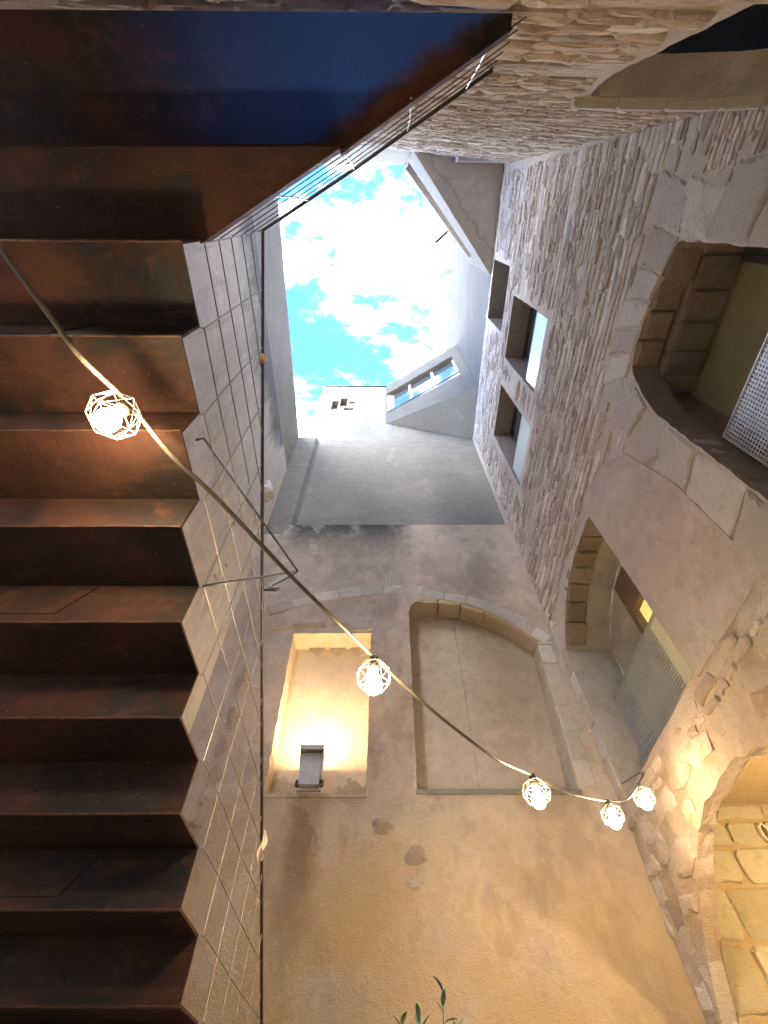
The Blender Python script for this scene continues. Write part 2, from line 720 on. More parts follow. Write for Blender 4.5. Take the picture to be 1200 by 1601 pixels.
def reveal(mb, M, poly, d0, d1, steps=2, jit=0.0, scale=1.0):
    n = len(poly)
    cx = sum(p[0] for p in poly) / n
    cz = sum(p[1] for p in poly) / n
    rows = []
    for s in range(steps + 1):
        k = s / steps
        sc_ = 1 + (scale - 1) * k
        rows.append([M(cx + (p[0] - cx) * sc_ + R.uniform(-jit, jit) * (s > 0), cz + (p[1] - cz) * sc_ + R.uniform(-jit, jit) * (s > 0), d0 + (d1 - d0) * k) for p in poly])
    vs_ = [p for r in rows for p in r]
    fs_ = []
    for s in range(steps):
        for i in range(n):
            j = (i + 1) % n
            fs_.append((s * n + i, s * n + j, (s + 1) * n + j, (s + 1) * n + i))
    mb.add(vs_, fs_)
    return mb


def stone_geo(mb, M, poly, d, rnd, back=-0.025, inset=0.25, rough=0.3):
    """an irregular block: outline, broken arris, uneven face"""
    n = len(poly)
    cx = sum(p[0] for p in poly) / n
    cz = sum(p[1] for p in poly) / n
    w_ = max(p[0] for p in poly) - min(p[0] for p in poly)
    h_ = max(p[1] for p in poly) - min(p[1] for p in poly)
    k = min(w_, h_) * inset
    tx, tz = rnd.uniform(-1, 1) * d * rough, rnd.uniform(-1, 1) * d * rough
    a = [M(p[0], p[1], back) for p in poly]
    b = [M(p[0], p[1], d * rnd.uniform(.2, .55)) for p in poly]
    c = []
    for p in poly:
        dx, dz = cx - p[0], cz - p[1]
        L = math.hypot(dx, dz) or 1
        kk = min(k * rnd.uniform(.5, 1.2) / L, .6)
        q = (p[0] + dx * kk, p[1] + dz * kk)
        c.append(M(q[0], q[1], d * (1 + rnd.uniform(-.18, .18)) + tx * (q[0] - cx) / (w_ + 1e-6) * 2 + tz * (q[1] - cz) / (h_ + 1e-6) * 2))
    fs_ = []
    for r in range(2):
        for i in range(n):
            j = (i + 1) % n
            fs_.append((r * n + i, r * n + j, (r + 1) * n + j, (r + 1) * n + i))
    e = 3 * n
    for i in range(n):
        fs_.append((2 * n + i, 2 * n + (i + 1) % n, e))
    mb.tone = rnd.random()
    mb.add(a + b + c + [M(cx + rnd.uniform(-.1, .1) * w_, cz + rnd.uniform(-.1, .1) * h_, d * rnd.uniform(.95, 1.25))], fs_)


def rubble(M, s0, s1, z0, z1, size, excl, seed, allowed=None):
    """uneven courses of thin stones; returns (polygon, relief)"""
    rnd = random.Random(seed)
    res = []
    z = z0
    row = 0
    while z < z1:
        h, asp, gap, rel = size(z, rnd)
        s = s0 - rnd.random() * h * 2
        while s < s1:
            ww = h * rnd.uniform(*asp)
            zz = z + h * .45 * mnoise.noise(Vector((s * .9, z * 2.0, seed))) + .10 * mnoise.noise(Vector((s * .35, z * .6, seed + 7)))
            hh = h * rnd.uniform(.7, 1.12)
            a, b, c_, d_ = s + gap, s + ww - gap, zz + gap, zz + hh - gap
            if b - a < .02 or d_ - c_ < .012:
                s += ww
                continue
            a, b = max(a, s0), min(b, s1)
            if b - a > .03:
                j = min(hh, ww) * .16
                u = lambda q=j: rnd.uniform(-q, q)
                k = (b - a) * rnd.uniform(.06, .2)
                m = (d_ - c_) * rnd.uniform(.15, .35)
                k2 = (b - a) * rnd.uniform(.06, .2)
                poly = [(a + k, c_ + u()), ((a + b) / 2, c_ + u()), (b - k2, c_ + u()), (b + u(), c_ + m), (b + u(), d_ - m), (b - k, d_ + u()), ((a + b) / 2, d_ + u()), (a + k2, d_ + u()), (a + u(), d_ - m), (a + u(), c_ + m)]
                poly = [(min(max(p[0], s0), s1), p[1]) for p in poly]
                ok = True
                for ex in excl:
                    if any(inside(p, ex) for p in poly) or inside(((a + b) / 2, (c_ + d_) / 2), ex):
                        ok = False
                        break
                if ok and rnd.random() > (.45 if z < 2.0 and M is MR else .03):
                    res.append((poly, rel * rnd.uniform(.35, 1.3)))
            s += ww
        z += h * 1.0
        row += 1
    return res


def emit_stones(stones, M, mat, parent, seed, limit=290):
    """the stones that show largest become parts of their own, the rest one joined part"""
    def area(st):
        q = [proj(M(p[0], p[1], 0.01)) for p in st[0]]
        if any(a is None for a in q):
            return 0
        cx = sum(a[0] for a in q) / len(q)
        cy = sum(a[1] for a in q) / len(q)
        if not (-10 < cx < 1210 and -10 < cy < 1611):
            return 0
        A = 0
        for i in range(len(q)):
            j = (i + 1) % len(q)
            A += q[i][0] * q[j][1] - q[j][0] * q[i][1]
        return abs(A) / 2
    rnd = random.Random(seed)
    order = sorted(range(len(stones)), key=lambda i: -area(stones[i]))
    big = set(i for i in order[:limit] if area(stones[i]) > 20)
    rest = MB()
    for i, st in enumerate(stones):
        if i in big:
            mb = MB()
            stone_geo(mb, M, st[0], st[1], rnd)
            mb.build('stone', mat, parent)
        else:
            stone_geo(rest, M, st[0], st[1], rnd)
    if rest.f:
        rest.build('rubble_stones', mat, parent, kind='stuff')


def rect(a, b, c, d):
    return [(a, c), (b, c), (b, d), (a, d)]


def blockpoly(a, b, c, d, rnd, j=.012, cut=.02):
    u = lambda: rnd.uniform(-j, j)
    k = min(cut, (b - a) * .2, (d - c) * .2)
    return [(a + k, c + u()), ((a + b) / 2 + u(), c + u()), (b - k, c + u()), (b + u(), c + k), (b + u(), (c + d) / 2), (b + u(), d - k), (b - k, d + u()), ((a + b) / 2 + u(), d + u()), (a + k, d + u()), (a + u(), d - k), (a + u(), (c + d) / 2), (a + u(), c + k)]


def perforated(mb, P0, ux, uz, W, H, pitch, hole, th):
    """sheet metal with real holes; P0 corner, ux/uz unit directions"""
    nx, nz_ = int(W / pitch), int(H / pitch)
    px, pz = W / nx, H / nz_
    P0, ux, uz = Vector(P0), Vector(ux), Vector(uz)
    nn = ux.cross(uz).normalized() * th
    g = {}

    def grid(i, j):
        if (i, j) not in g:
            g[(i, j)] = mb.add([P0 + ux * (i * px) + uz * (j * pz)], [])
        return g[(i, j)]
    for i in range(nx):
        for j in range(nz_):
            cs = [grid(i, j), grid(i + 1, j), grid(i + 1, j + 1), grid(i, j + 1)]
            c = P0 + ux * ((i + .5) * px) + uz * ((j + .5) * pz)
            e = hole / 2
            hs = [c + ux * sx * e + uz * sz * e for sx, sz in ((-1, -1), (1, -1), (1, 1), (-1, 1))]
            b = mb.add(hs + [q + nn for q in hs], [])
            for k in range(4):
                k2 = (k + 1) % 4
                mb.f.append((cs[k], cs[k2], b + k2, b + k))
                mb.f.append((b + k, b + k2, b + 4 + k2, b + 4 + k))


# ================================================================== GROUND
mb = MB()
mb.add([(-400, -400, GZ - .01), (400, -400, GZ - .01), (400, 400, GZ - .01), (-400, 400, GZ - .01)], [(0, 1, 2, 3)])
tag(mb.build('ground', simple('earth', (.22, .2, .17), .9)), 'pale ground below the courtyard walls', None, None, 'structure')
mb = MB()
mb.box((XL + .01, -.62, GZ - .005), (XR - .01, YB - .01, GZ + .006))
cf = tag(mb.build('courtyard_floor', M_OCHM), 'stone paved courtyard floor', None, None, 'structure')
rp = random.Random(5)
yy = -.6
while yy < YB - .1:
    xx = XL + .05
    hh = .45
    while xx < XR - .1:
        ww = min(rp.uniform(.4, .8), XR - .04 - xx)
        if ww > .12:
            mb = MB()
            stone_geo(mb, lambda s, z, d: (s, z, GZ + .006 + d), blockpoly(xx + .008, xx + ww - .008, yy + .008, min(yy + hh, YB - .03) - .008, rp, .004), .014, rp, -.004, .06)
            mb.build('paving_slab', M_PAVE, cf)
        xx += ww
    yy += hh

# ================================================================== RIGHT STONE WALL
rw = thing('stone_wall', 'tall pale rubble stone wall with doorways and small windows on the right', 'wall', (XR, 2.2, GZ))


def yz(u, v):
    p = onX(u, v)
    return (p.y, p.z)


# first floor doorway (near), flat stone arch with rounded far corner
o1 = [(.20, 2.24), (.20, 4.05), (.215, 4.33), (.42, 4.43), (.66, 4.47), (.90, 4.50), (1.10, 4.50), (1.27, 4.47), (1.36, 4.34), (1.45, 4.10), (1.50, 3.88), (1.51, 3.3), (1.52, 2.24)]
# first floor arched recess (far), half walled up
arcB = []
for k in range(13):
    a = k / 12
    arcB.append((2.98 + 1.86 * a, 4.46 + .10 * math.sin(a * 2.2) - .50 * a ** 3.2))
o2 = [(2.98, 2.27)] + arcB + [(4.85, 3.6), (4.86, 2.22)]
# ground floor arch with ashlar infill
o3 = [(4.86, GZ), (4.84, .2), (4.81, .72), (4.66, .98), (4.40, 1.26), (4.06, 1.53), (3.7, 1.66), (3.2, 1.70), (2.75, 1.58), (2.35, 1.28), (2.1, .8), (2.02, .2), (2.0, GZ)]
wins = [rect(.90, 2.09, 9.85, 11.32), rect(1.32, 2.45, 7.17, 9.27), rect(2.98, 4.10, 7.02, 9.27)]
ZST = 11.45
H1 = dens(o1, .07, .008)
H2 = dens(o2, .07, .006)
H3 = dens(o3[1:-1], .09, .012)
H3 = [(4.86, GZ + .02)] + H3 + [(2.0, GZ + .02)]
HW = [dens(q, .12, .006) for q in wins]
outer = rect(-.80, YU + .3, GZ, ZST)


def lumps(y, z):
    k_ = min(1, max(0, (2.9 - z) / .9))
    if k_ <= 0:
        return 0
    a_ = mnoise.fractal(Vector((y * 4.2, z * 4.2, 3.3)), .9, 2.1, 5)
    c_ = mnoise.noise(Vector((y * 2.1, z * 2.6, 9.1)))
    return k_ * (.026 * a_ + .020 * c_)


sheet(MR, outer, [H1, H2, H3] + HW, .07, .008, 2.2, 3.1, lump=lumps).build('mortar_face', M_MORTAR, rw)
mb = MB()
reveal(mb, MR, H3, 0, -.12, 3, .008)
mb.build('opening_reveal', M_MORTAR, rw)
mb = MB()
reveal(mb, MR, H1, 0, -.28, 3, .006)
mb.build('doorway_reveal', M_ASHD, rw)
mb = MB()
reveal(mb, MR, H2, 0, -.60, 3, .004)
mb.build('recess_reveal', M_GREYR, rw)
# wall body behind the face, so that the wall has its thickness
mb = MB()
mb.box((XR + 1.6, -1.4, GZ), (XR + 1.65, YB + .6, 18.2))
mb.build('inner_partition', M_DARK, rw)

# upper plain rendered storey
ZRT = 18.5
mb = sheet(MR, rect(-1.45, YU + .5, ZST - .02, ZRT), [], .4, .012, 1.2, 5.0, -.012)
mb.box((XR + .03, -1.4, ZRT - .02), (XR + 1.7, YU + .5, ZRT))
mb.build('upper_render', M_PALED, rw)

# dressed stones round the near doorway
rd = random.Random(21)
dress = []
# ring above
xs = [-.16, .18, .46, .70, .92, 1.14, 1.40]
tops = [4.92, 4.80, 4.86, 4.94, 4.98, 4.92, 4.86]
for i in range(len(xs) - 1):
    a, b = xs[i], xs[i + 1]
    zb = lambda s: max([z for (y, z) in [(s, 4.33)]] + [4.32 + .19 * math.sin(max(0, min(1, (s - .2) / 1.1)) * math.pi * .62)])
    k0 = .06 * (i - 2.4)
    k1 = .06 * (i - 1.4)
    dress.append([(a + .012, zb(a) + .012), ((a + b) / 2, zb((a + b) / 2) + .006), (b - .012, zb(b) + .012), (b - .012 + k1, tops[i]), ((a + b) / 2 + (k0 + k1) / 2, tops[i] + .02), (a + .012 + k0, tops[i] - .01)])
# far jamb: large blocks stepping round the corner and down
far = [[(1.42, 4.30), (1.50, 4.02), (1.86, 4.16), (1.84, 4.46), (1.62, 4.72), (1.45, 4.62)],
       [(1.51, 4.00), (1.53, 3.66), (1.80, 3.62), (2.00, 3.80), (1.88, 4.12)],
       [(1.53, 3.63), (1.54, 3.20), (1.86, 3.14), (1.84, 3.58), (1.78, 3.60)],
       [(1.54, 3.17), (1.54, 2.62), (1.90, 2.55), (1.88, 3.11)],
       [(1.54, 2.59), (1.55, 2.18), (1.96, 2.15), (1.94, 2.50)]]
near = [[(.18, 4.30), (.19, 3.96), (-.12, 3.92), (-.22, 4.42), (-.10, 4.50)],
        [(.185, 3.93), (.185, 3.5), (-.30, 3.46), (-.28, 3.88)],
        [(.185, 3.47), (.185, 3.02), (-.16, 2.98), (-.16, 3.43)],
        [(.185, 2.99), (.185, 2.24), (-.28, 2.2), (-.28, 2.95)]]
for poly in dress + far + near:
    mb = MB()
    mb.tone = rd.random()
    stone_geo(mb, MR, dens(poly, .05, .009, rd), rd.uniform(.009, .018), rd, -.03, .08, .5)
    mb.build('dressed_stone', M_ASH, rw)
# stones of the doorway head seen from below: two rows deep
ys = [.23, .50, .76, 1.02, 1.27]
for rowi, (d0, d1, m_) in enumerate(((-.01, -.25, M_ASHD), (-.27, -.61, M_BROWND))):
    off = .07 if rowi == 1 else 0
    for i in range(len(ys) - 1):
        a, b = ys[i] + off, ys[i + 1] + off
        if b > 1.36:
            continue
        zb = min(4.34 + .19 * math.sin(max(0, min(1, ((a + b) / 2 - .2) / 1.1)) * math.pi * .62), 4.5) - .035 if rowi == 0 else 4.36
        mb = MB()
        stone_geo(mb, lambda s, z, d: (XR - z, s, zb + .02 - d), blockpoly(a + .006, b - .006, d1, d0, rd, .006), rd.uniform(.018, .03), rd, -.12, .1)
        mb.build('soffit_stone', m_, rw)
# far reveal stones of the doorway
for i, (z0, z1) in enumerate(((2.3, 2.66), (2.68, 3.05), (3.07, 3.42), (3.44, 3.80))):
    mb = MB()
    stone_geo(mb, lambda s, z, d: (XR - s, 1.525 - d, z), blockpoly(-.27, -.012, z0, z1, rd, .008), .014, rd, -.02, .08)
    mb.build('jamb_stone', M_ASHD if i != 2 else M_ASH, rw)
# doorway back: khaki door leaf, dark head rail, balustrade
mb = MB()
mb.box((XR + .64, -.3, 2.2), (XR + .66, 1.9, 4.44))
mb.build('door_panel', M_KHAKI, rw, label='olive khaki door panel in the near doorway')
mb = MB()
mb.box((XR + .57, .20, 2.24), (XR + .638, .30, 4.34))
mb.box((XR + .59, .305, 2.24), (XR + .638, .36, 4.34))
mb.build('door_post', M_FRAME, rw)
mb = MB()
mb.box((XR + .27, .1, 4.385), (XR + .75, 1.48, 4.62))
mb.box((XR + .27, -.3, 2.16), (XR + .75, 1.9, 2.22))
mb.box((XR + .27, 1.53, 2.2), (XR + .75, 1.6, 4.6))
mb.box((XR + .27, .0, 2.2), (XR + .75, .19, 4.6))
mb.build('doorway_lining', M_ASHD, rw)


def balustrade(X, y0, y1, z0, z1, pitch, hole, label):
    mb = MB()
    perforated(mb, (X, y0, z0), (0, 1, 0), (0, 0, 1), y1 - y0, z1 - z0, pitch, hole, .003)
    p = mb.build('balustrade', M_GALV, rw, label=label)
    mb = MB()
    mb.box((X - .006, y0 - .012, z1), (X + .03, y1 + .012, z1 + .012))
    mb.box((X - .006, y0 - .012, z0 - .012), (X + .03, y1 + .012, z0))
    mb.box((X - .006, y1, z0), (X + .03, y1 + .012, z1))
    mb.box((X - .006, y0 - .012, z0), (X + .03, y0, z1))
    mb.build('frame', M_GALV, p)


balustrade(XR + .25, .24, 1.47, 2.30, 3.30, .030, .017, 'perforated galvanised balustrade panel in the near doorway')
balustrade(XR + .33, 3.0, 4.84, 2.30, 3.30, .032, .019, 'perforated galvanised balustrade panel under the half walled arch')
# rendered infill of the arch
inf = [(1.90, 2.2), (1.88, 3.3), (2.02, 4.1), (2.3, 4.42), (2.6, 4.56), (2.98, 4.52), (2.98, 2.22)]
mb = sheet(MR, inf, [], .1, .010, 2.5, 9.0, .012)
rim = dens(inf, .1, .004)
reveal(mb, MR, rim, .012, -.02, 1)
mb.build('render_infill', M_PINK, rw, label='pinkish rendered infill of the first floor arch')
# arch stones over the recess, with a deep brown underside
rd = random.Random(4)
for i in range(7):
    a0, a1 = .03 + i * .136, .03 + (i + 1) * .136
    s0 = 2.98 + 1.86 * a0
    s1 = 2.98 + 1.86 * a1
    f = lambda a: 4.46 + .10 * math.sin(a * 2.2) - .50 * a ** 3.2
    mid = ((s0 + s1) / 2, (f(a0) + f(a1)) / 2)
    sl = math.atan2(f(a1) - f(a0), s1 - s0)
    L = math.hypot(f(a1) - f(a0), s1 - s0)

    def MA(s, z, d, mid=mid, sl=sl):
        return (XR - z, mid[0] + s * math.cos(sl) + d * math.sin(sl), mid[1] + s * math.sin(sl) - d * math.cos(sl))
    mb = MB()
    stone_geo(mb, MA, blockpoly(-L / 2 + .006, L / 2 - .006, -.27, -.004, rd, .006), .045 + rd.uniform(0, .015), rd, -.08, .08)
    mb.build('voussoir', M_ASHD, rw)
# recess back wall with the door at the half walled arch
mb = sheet(lambda s, z, d: (XR + .60 - d, s, z), rect(2.9, 4.95, 2.2, 4.75), [rect(2.95, 4.06, 2.28, 4.35)], .15, .006, 2, 4.4)
mb.build('recess_back', M_GREYR, rw)
mb = MB()
mb.box((XR + .56, 4.00, 2.28), (XR + .66, 4.07, 4.38))
mb.box((XR + .56, 2.95, 4.30), (XR + .66, 4.0, 4.38))
mb.box((XR + .56, 3.62, 3.9), (XR + .64, 4.0, 4.30))
mb.build('door_frame', M_FRAMEB, rw)
mb = MB()
mb.box((XR + .70, 2.9, 2.2), (XR + .72, 4.4, 4.5))
mb.build('lit_pane', M_LITWIN, rw, label='yellow lit door pane behind the balustrade')
# windows of the upper storeys
for i, (a, b, c, d) in enumerate(((.90, 2.09, 9.85, 11.32), (1.32, 2.45, 7.17, 9.27), (2.98, 4.10, 7.02, 9.27))):
    mb = MB()
    reveal(mb, MR, HW[i], 0, -.42, 2, .003)
    mb.quad((XR + .42, a, c), (XR + .42, b, c), (XR + .42, b, d), (XR + .42, a, d))
    wv = mb.build('window', M_WOODS, rw)
    mb = MB()
    mb.box((XR + .34, a + .01, c + .01), (XR + .40, a + .07, d - .01))
    mb.box((XR + .34, b - .07, c + .01), (XR + .40, b - .01, d - .01))
    mb.box((XR + .34, a + .07, d - .07), (XR + .40, b - .07, d - .01))
    mb.box((XR + .34, a + .07, c + .01), (XR + .40, b - .07, c + .07))
    mb.build('frame', M_FRAME, wv)
    mb = MB()
    mb.box((XR + .365, a + .07, c + .07), (XR + .375, b - .07, d - .07))
    mb.build('pane', M_GLASS, wv)
    if i:
        mb = MB()
        mb.box((XR + .03, a + .03, c + .02), (XR + .042, b - .03, c + .62))
        mb.build('glass_guard', M_GUARD, wv)
        mb = MB()
        mb.box((XR + .025, a + .03, c + .62), (XR + .047, b - .03, c + .635))
        mb.build('guard_rail', M_FRAMEW, wv)
# ground floor arch: vaulted passage whose far side is built of ochre ashlar
YP = 4.845
mb = MB()
mb.quad((XR + .02, YP, GZ), (XR + 1.6, YP, GZ), (XR + 1.6, YP, 2.2), (XR + .02, YP, 2.2))
mb.build('passage_side', M_OCHM, rw)
mb = MB()
mb.quad((XR + .12, 1.9, 2.16), (XR + 1.6, 1.9, 2.16), (XR + 1.6, 4.9, 2.16), (XR + .12, 4.9, 2.16))
mb.quad((XR + .12, 1.95, GZ), (XR + 1.6, 1.95, GZ), (XR + 1.6, 1.95, 2.2), (XR + .28, 1.95, 2.2))
mb.quad((XR + 1.58, 1.9, GZ), (XR + 1.58, 4.9, GZ), (XR + 1.58, 4.9, 2.2), (XR + 1.58, 1.9, 2.2))
sheet(lambda s_, z, d: (XR + .12 + d, s_, z), rect(1.9, 4.9, GZ, 2.2), [H3], .2, mb=mb)
mb.build('passage_vault', M_OCHM, rw)
ra = random.Random(33)
zs_ = [GZ + .02, -1.2, -.82, -.43, -.04, .35, .745, 1.14, 1.51, 1.79, 2.01, 2.15]
for i in range(len(zs_) - 1):
    s = XR + .03
    first = True
    while s < XR + 1.5:
        ww = ra.uniform(.34, .62) if not first else ra.uniform(.26, .5)
        first = False
        a, b = s, min(s + ww, XR + 1.57)
        if b - a > .1:
            mb = MB()
            stone_geo(mb, lambda p, z, d: (p, YP - d, z), dens(blockpoly(a + .013, b - .013, zs_[i] + .013, zs_[i + 1] - .013, ra, .010, .035), .08, .006, ra), ra.uniform(.012, .024), ra, -.01, .06, .4)
            mb.build('block', M_OCH, rw)
        s += ww

# the rubble itself
excl = [o1, o2, o3, inf] + [rect(q[0][0] - .05, q[1][0] + .05, q[0][1] - .05, q[2][1] + .06) for q in wins] + dress + far + near
excl += [[(p[0], p[1]) for p in [(2.98, 4.48), (3.9, 4.70), (4.5, 4.6), (4.9, 4.2), (4.9, 2.2), (3, 2.2)]]]


def rsize(z, rnd):
    if z < 2.0:
        return rnd.uniform(.13, .24), (1.1, 2.3), .018, .020
    if z < 3.6:
        return rnd.uniform(.06, .13), (1.5, 3.6), .010, .015
    return rnd.choice((.045, .06, .075, .10, .12)) * rnd.uniform(.85, 1.15), (1.3, 4.2), .007, .013


st = rubble(MR, -.62, YB - .01, .0, ZST - .03, rsize, excl, 77)
emit_stones(st, MR, M_RUB, rw, 78)
# quoins of the far pier beside the recess
rq = random.Random(8)
for k in range(6):
    z0 = 2.3 + k * .36
    mb = MB()
    stone_geo(mb, MR, blockpoly(4.875, YB - .015, z0 + .004, z0 + .356, rq, .006), .012, rq, -.02, .08)
    mb.build('quoin', M_ASH, rw)

# ================================================================== REAR STONE WALL
re_ = thing('stone_wall', 'rough layered stone wall with a doorway overhead behind the steel landing', 'wall', (0, -.6, GZ))
do = [(1.25, 2.2), (1.25, 2.7), (1.25, 3.3), (1.30, 3.75), (1.39, 4.12), (1.55, 4.10), (1.85, 4.02), (2.15, 3.90), (2.36, 3.74), (2.36, 2.2)]
HD = dens(do, .08, .007)
outer = rect(-1.75, XR + .02, GZ, 11.5)
sheet(MRe, outer, [HD], .13, .008, 2.2, 31.0).build('mortar_face', M_MORTAR, re_)
mb = MB()
reveal(mb, MRe, HD, 0, -.21, 2, .006)
mb.build('opening_reveal', M_GREYR, re_)
mb = MB()
mb.box((.9, -2.6, 2.0), (2.7, -.84, 4.6))
mb.f = [f for f in mb.f if f != (2, 3, 7, 6)]
mb.build('door_recess', M_DARK, re_, label='dark interior of the doorway overhead')
# lintel stones seen from below
rd = random.Random(14)
for i in range(5):
    a, b = 1.42 + i * .185, 1.42 + (i + 1) * .185
    zt = 4.13 - (a - 1.39) * .30
    mb = MB()
    stone_geo(mb, lambda s, z, d: (s, yrear(s, 4) + z, 4.13 - .10 * max(0, s - 1.5) - .26 * max(0, s - 1.9) - d), blockpoly(a + .006, b - .006, -.20, -.008, rd, .005), .03, rd, -.05, .06)
    mb.build('lintel_stone', M_ASH, re_)
# thin projecting course along the head of the doorway
mb = MB()
pts_ = [(1.30, 4.17), (1.6, 4.14), (1.9, 4.06), (2.2, 3.94), (2.38, 3.80)]
for i in range(4):
    (a, za), (b, zb) = pts_[i], pts_[i + 1]
    mb = MB()
    mb.tone = .9
    mb.prism([(a + .004, za), (b - .004, zb), (b - .004, zb + .075), (a + .004, za + .075)], MRe, -.03, .055, .012)
    mb.build('head_course', M_ASH, re_)
# small railing inside the doorway
mb = MB()
for k in range(9):
    mb.tube([(1.30 + k * .12, -.78, 2.2), (1.30 + k * .12, -.78, 2.62)], .006, 5)
mb.tube([(1.26, -.78, 2.62), (2.36, -.78, 2.62)], .012, 6)
mb.build('door_railing', M_GALV, re_)


def rsize2(z, rnd):
    if z < 3.2:
        return rnd.uniform(.06, .15), (1.6, 3.8), .006, .022
    return rnd.choice((.04, .055, .07, .10)) * rnd.uniform(.85, 1.15), (1.6, 4.8), .006, .013


st = rubble(MRe, -1.74, XR - .01, 1.0, 11.4, rsize2, [do, [(1.26, 4.1), (1.26, 4.27), (2.4, 3.92), (2.4, 3.7)]], 177)
emit_stones(st, MRe, M_RUB, re_, 178)
# corbel ledge near the top and the pale rendered storey
mb = MB()
mb.box((1.42, -1.2, 11.02), (XR - .002, -.78, 11.48))
mb.build('string_course', M_ASH, re_)
ytop = -1.06
mb = sheet(lambda s, z, d: (s, ytop + d, z), rect(-1.72, XR + .02, 11.45, 16.3), [], .4, .01, 1.2, 8.0)
mb.box((-1.72, -1.5, 11.45), (XR, ytop - .005, 16.3))
mb.build('upper_render', M_PALED, re_)

# ================================================================== BACK RENDERED WALL
bw = thing('rendered_wall', 'tall stained beige rendered wall with two niches under an old stone arch', 'wall', (0, YB, GZ))
n1p = [(-1.25, 2.354), (-1.29, 4.50), (-.184, 4.50), (-.186, 2.354)]
n2p = [(.345, 2.38), (.37, 4.88), (.40, 5.03), (.47, 5.12), (.60, 5.17), (.85, 5.17), (1.1, 5.12), (1.35, 5.03), (1.6, 4.90), (1.85, 4.69), (2.05, 4.50), (2.16, 4.36), (2.10, 3.4), (2.03, 2.38)]
N1 = dens(n1p, .07, .006)
N2 = dens(n2p, .08, .007)
ZL = 7.2
sheet(MBk, rect(XL - .02, XR + .02, GZ, ZL), [N1, N2], .11, .016, 1.6, 12.0).build('lower_render', M_OLD, bw)
mb = MB()
mb.quad((XL, YB, ZL), (XR, YB, ZL), (XR, YU + .01, ZL + .03), (XL, YU + .01, ZL + .03))
mb.build('ledge', M_OLD, bw)
# lit niche
mb = MB()
reveal(mb, MBk, N1, 0, -.34, 2, .003)
mb.quad((-1.45, YB + .34, 2.3), (-.1, YB + .34, 2.3), (-.1, YB + .34, 4.6), (-1.45, YB + .34, 4.6))
mb.build('lit_niche', M_NLIT, bw, label='rectangular niche washed by warm floodlight')
# two small render flaps hanging at the head of the lit niche
for k in range(3):
    mb = MB()
    x0 = -1.10 + k * .30
    mb.add([(x0, YB + .336, 4.49), (x0 + .24, YB + .336, 4.49), (x0 + .12, YB + .322, 4.36), (x0, YB + .30, 4.49), (x0 + .24, YB + .30, 4.49)], [(0, 1, 2), (3, 4, 2), (0, 3, 2), (1, 4, 2)])
    mb.build('peeling_render', M_NICHE, bw)
# big niche
mb = MB()
reveal(mb, MBk, N2, 0, -.36, 2, .004)
mb.quad((.1, YB + .36, 2.3), (1.07, YB + .36, 2.3), (1.09, YB + .36, 5.3), (.1, YB + .36, 5.3))
mb.quad((1.07, YB + .36, 2.3), (1.07, YB + .342, 2.3), (1.09, YB + .342, 5.3), (1.09, YB + .36, 5.3))
mb.quad((1.07, YB + .342, 2.3), (2.39, YB + .35, 2.3), (2.39, YB + .35, 5.3), (1.09, YB + .342, 5.3))
mb.build('arched_niche', M_NICHE, bw, label='dim arched niche with a stone arch and folded back')
mb = MB()
mb.prism([(.33, 2.34), (2.06, 2.34), (2.06, 2.385), (.33, 2.385)], MBk, -.30, .014, .006)
mb.build('niche_sill', M_PALE, bw)
mb = MB()
mb.prism([(-1.30, 2.31), (-.17, 2.31), (-.17, 2.352), (-1.30, 2.352)], MBk, -.30, .012, .006)
mb.build('niche_sill', M_OLD, bw)
# stones of the wide relieving arch
arc = [(-1.72, 4.86), (-1.40, 5.00), (-1.05, 5.13), (-.70, 5.22), (-.35, 5.28), (.0, 5.32), (.30, 5.34), (.62, 5.31), (.95, 5.27), (1.28, 5.19), (1.60, 5.05), (1.90, 4.83), (2.16, 4.55), (2.32, 4.38)]
rv = random.Random(17)
for i in range(len(arc) - 1):
    (a, za), (b, zb) = arc[i], arc[i + 1]
    ang = math.atan2(zb - za, b - a)
    L = math.hypot(b - a, zb - za)
    th = rv.uniform(.17, .23)

    def MV(s, z, d, a=a, za=za, ang=ang):
        return MBk(a + s * math.cos(ang) - z * math.sin(ang), za + s * math.sin(ang) + z * math.cos(ang), d)
    mb = MB()
    lowz = -.10 if i > 6 else -.02
    stone_geo(mb, MV, blockpoly(.005, L - .005, lowz, lowz + th, rv, .008), rv.uniform(.008, .016), rv, -.02, .10, .4)
    mb.build('voussoir', M_ASH if i > 2 else M_RUB, bw)
# voussoirs under the big niche arch (intrados)
for i in range(5):
    a, b = .50 + i * .34, .50 + (i + 1) * .34
    fz = lambda s: 5.17 - .36 * max(0, s - .75) ** 1.75
    za, zb = fz(a), fz(b)
    ang = math.atan2(zb - za, b - a)
    L = math.hypot(b - a, zb - za)

    def MI(s, z, d, a=a, za=za, ang=ang):
        return (a + s * math.cos(ang) + d * math.sin(ang), YB - z, za + s * math.sin(ang) - d * math.cos(ang))
    mb = MB()
    stone_geo(mb, MI, blockpoly(.006, L - .006, -.30, -.006, rv, .006), .035, rv, -.06, .07)
    mb.build('intrados_stone', M_OCH, bw)
# jamb stones of the big niche on the right
zz = 2.42
while zz < 4.3:
    hh = rv.uniform(.24, .36)
    k = (zz - 2.38) / 2.0
    mb = MB()
    stone_geo(mb, MBk, blockpoly(2.05 + .11 * k, 2.24 + .10 * k, zz + .004, min(zz + hh, 4.34) - .004, rv, .006), rv.uniform(.010, .016), rv, -.02, .12)
    mb.build('jamb_stone', M_ASH, bw)
    zz += hh
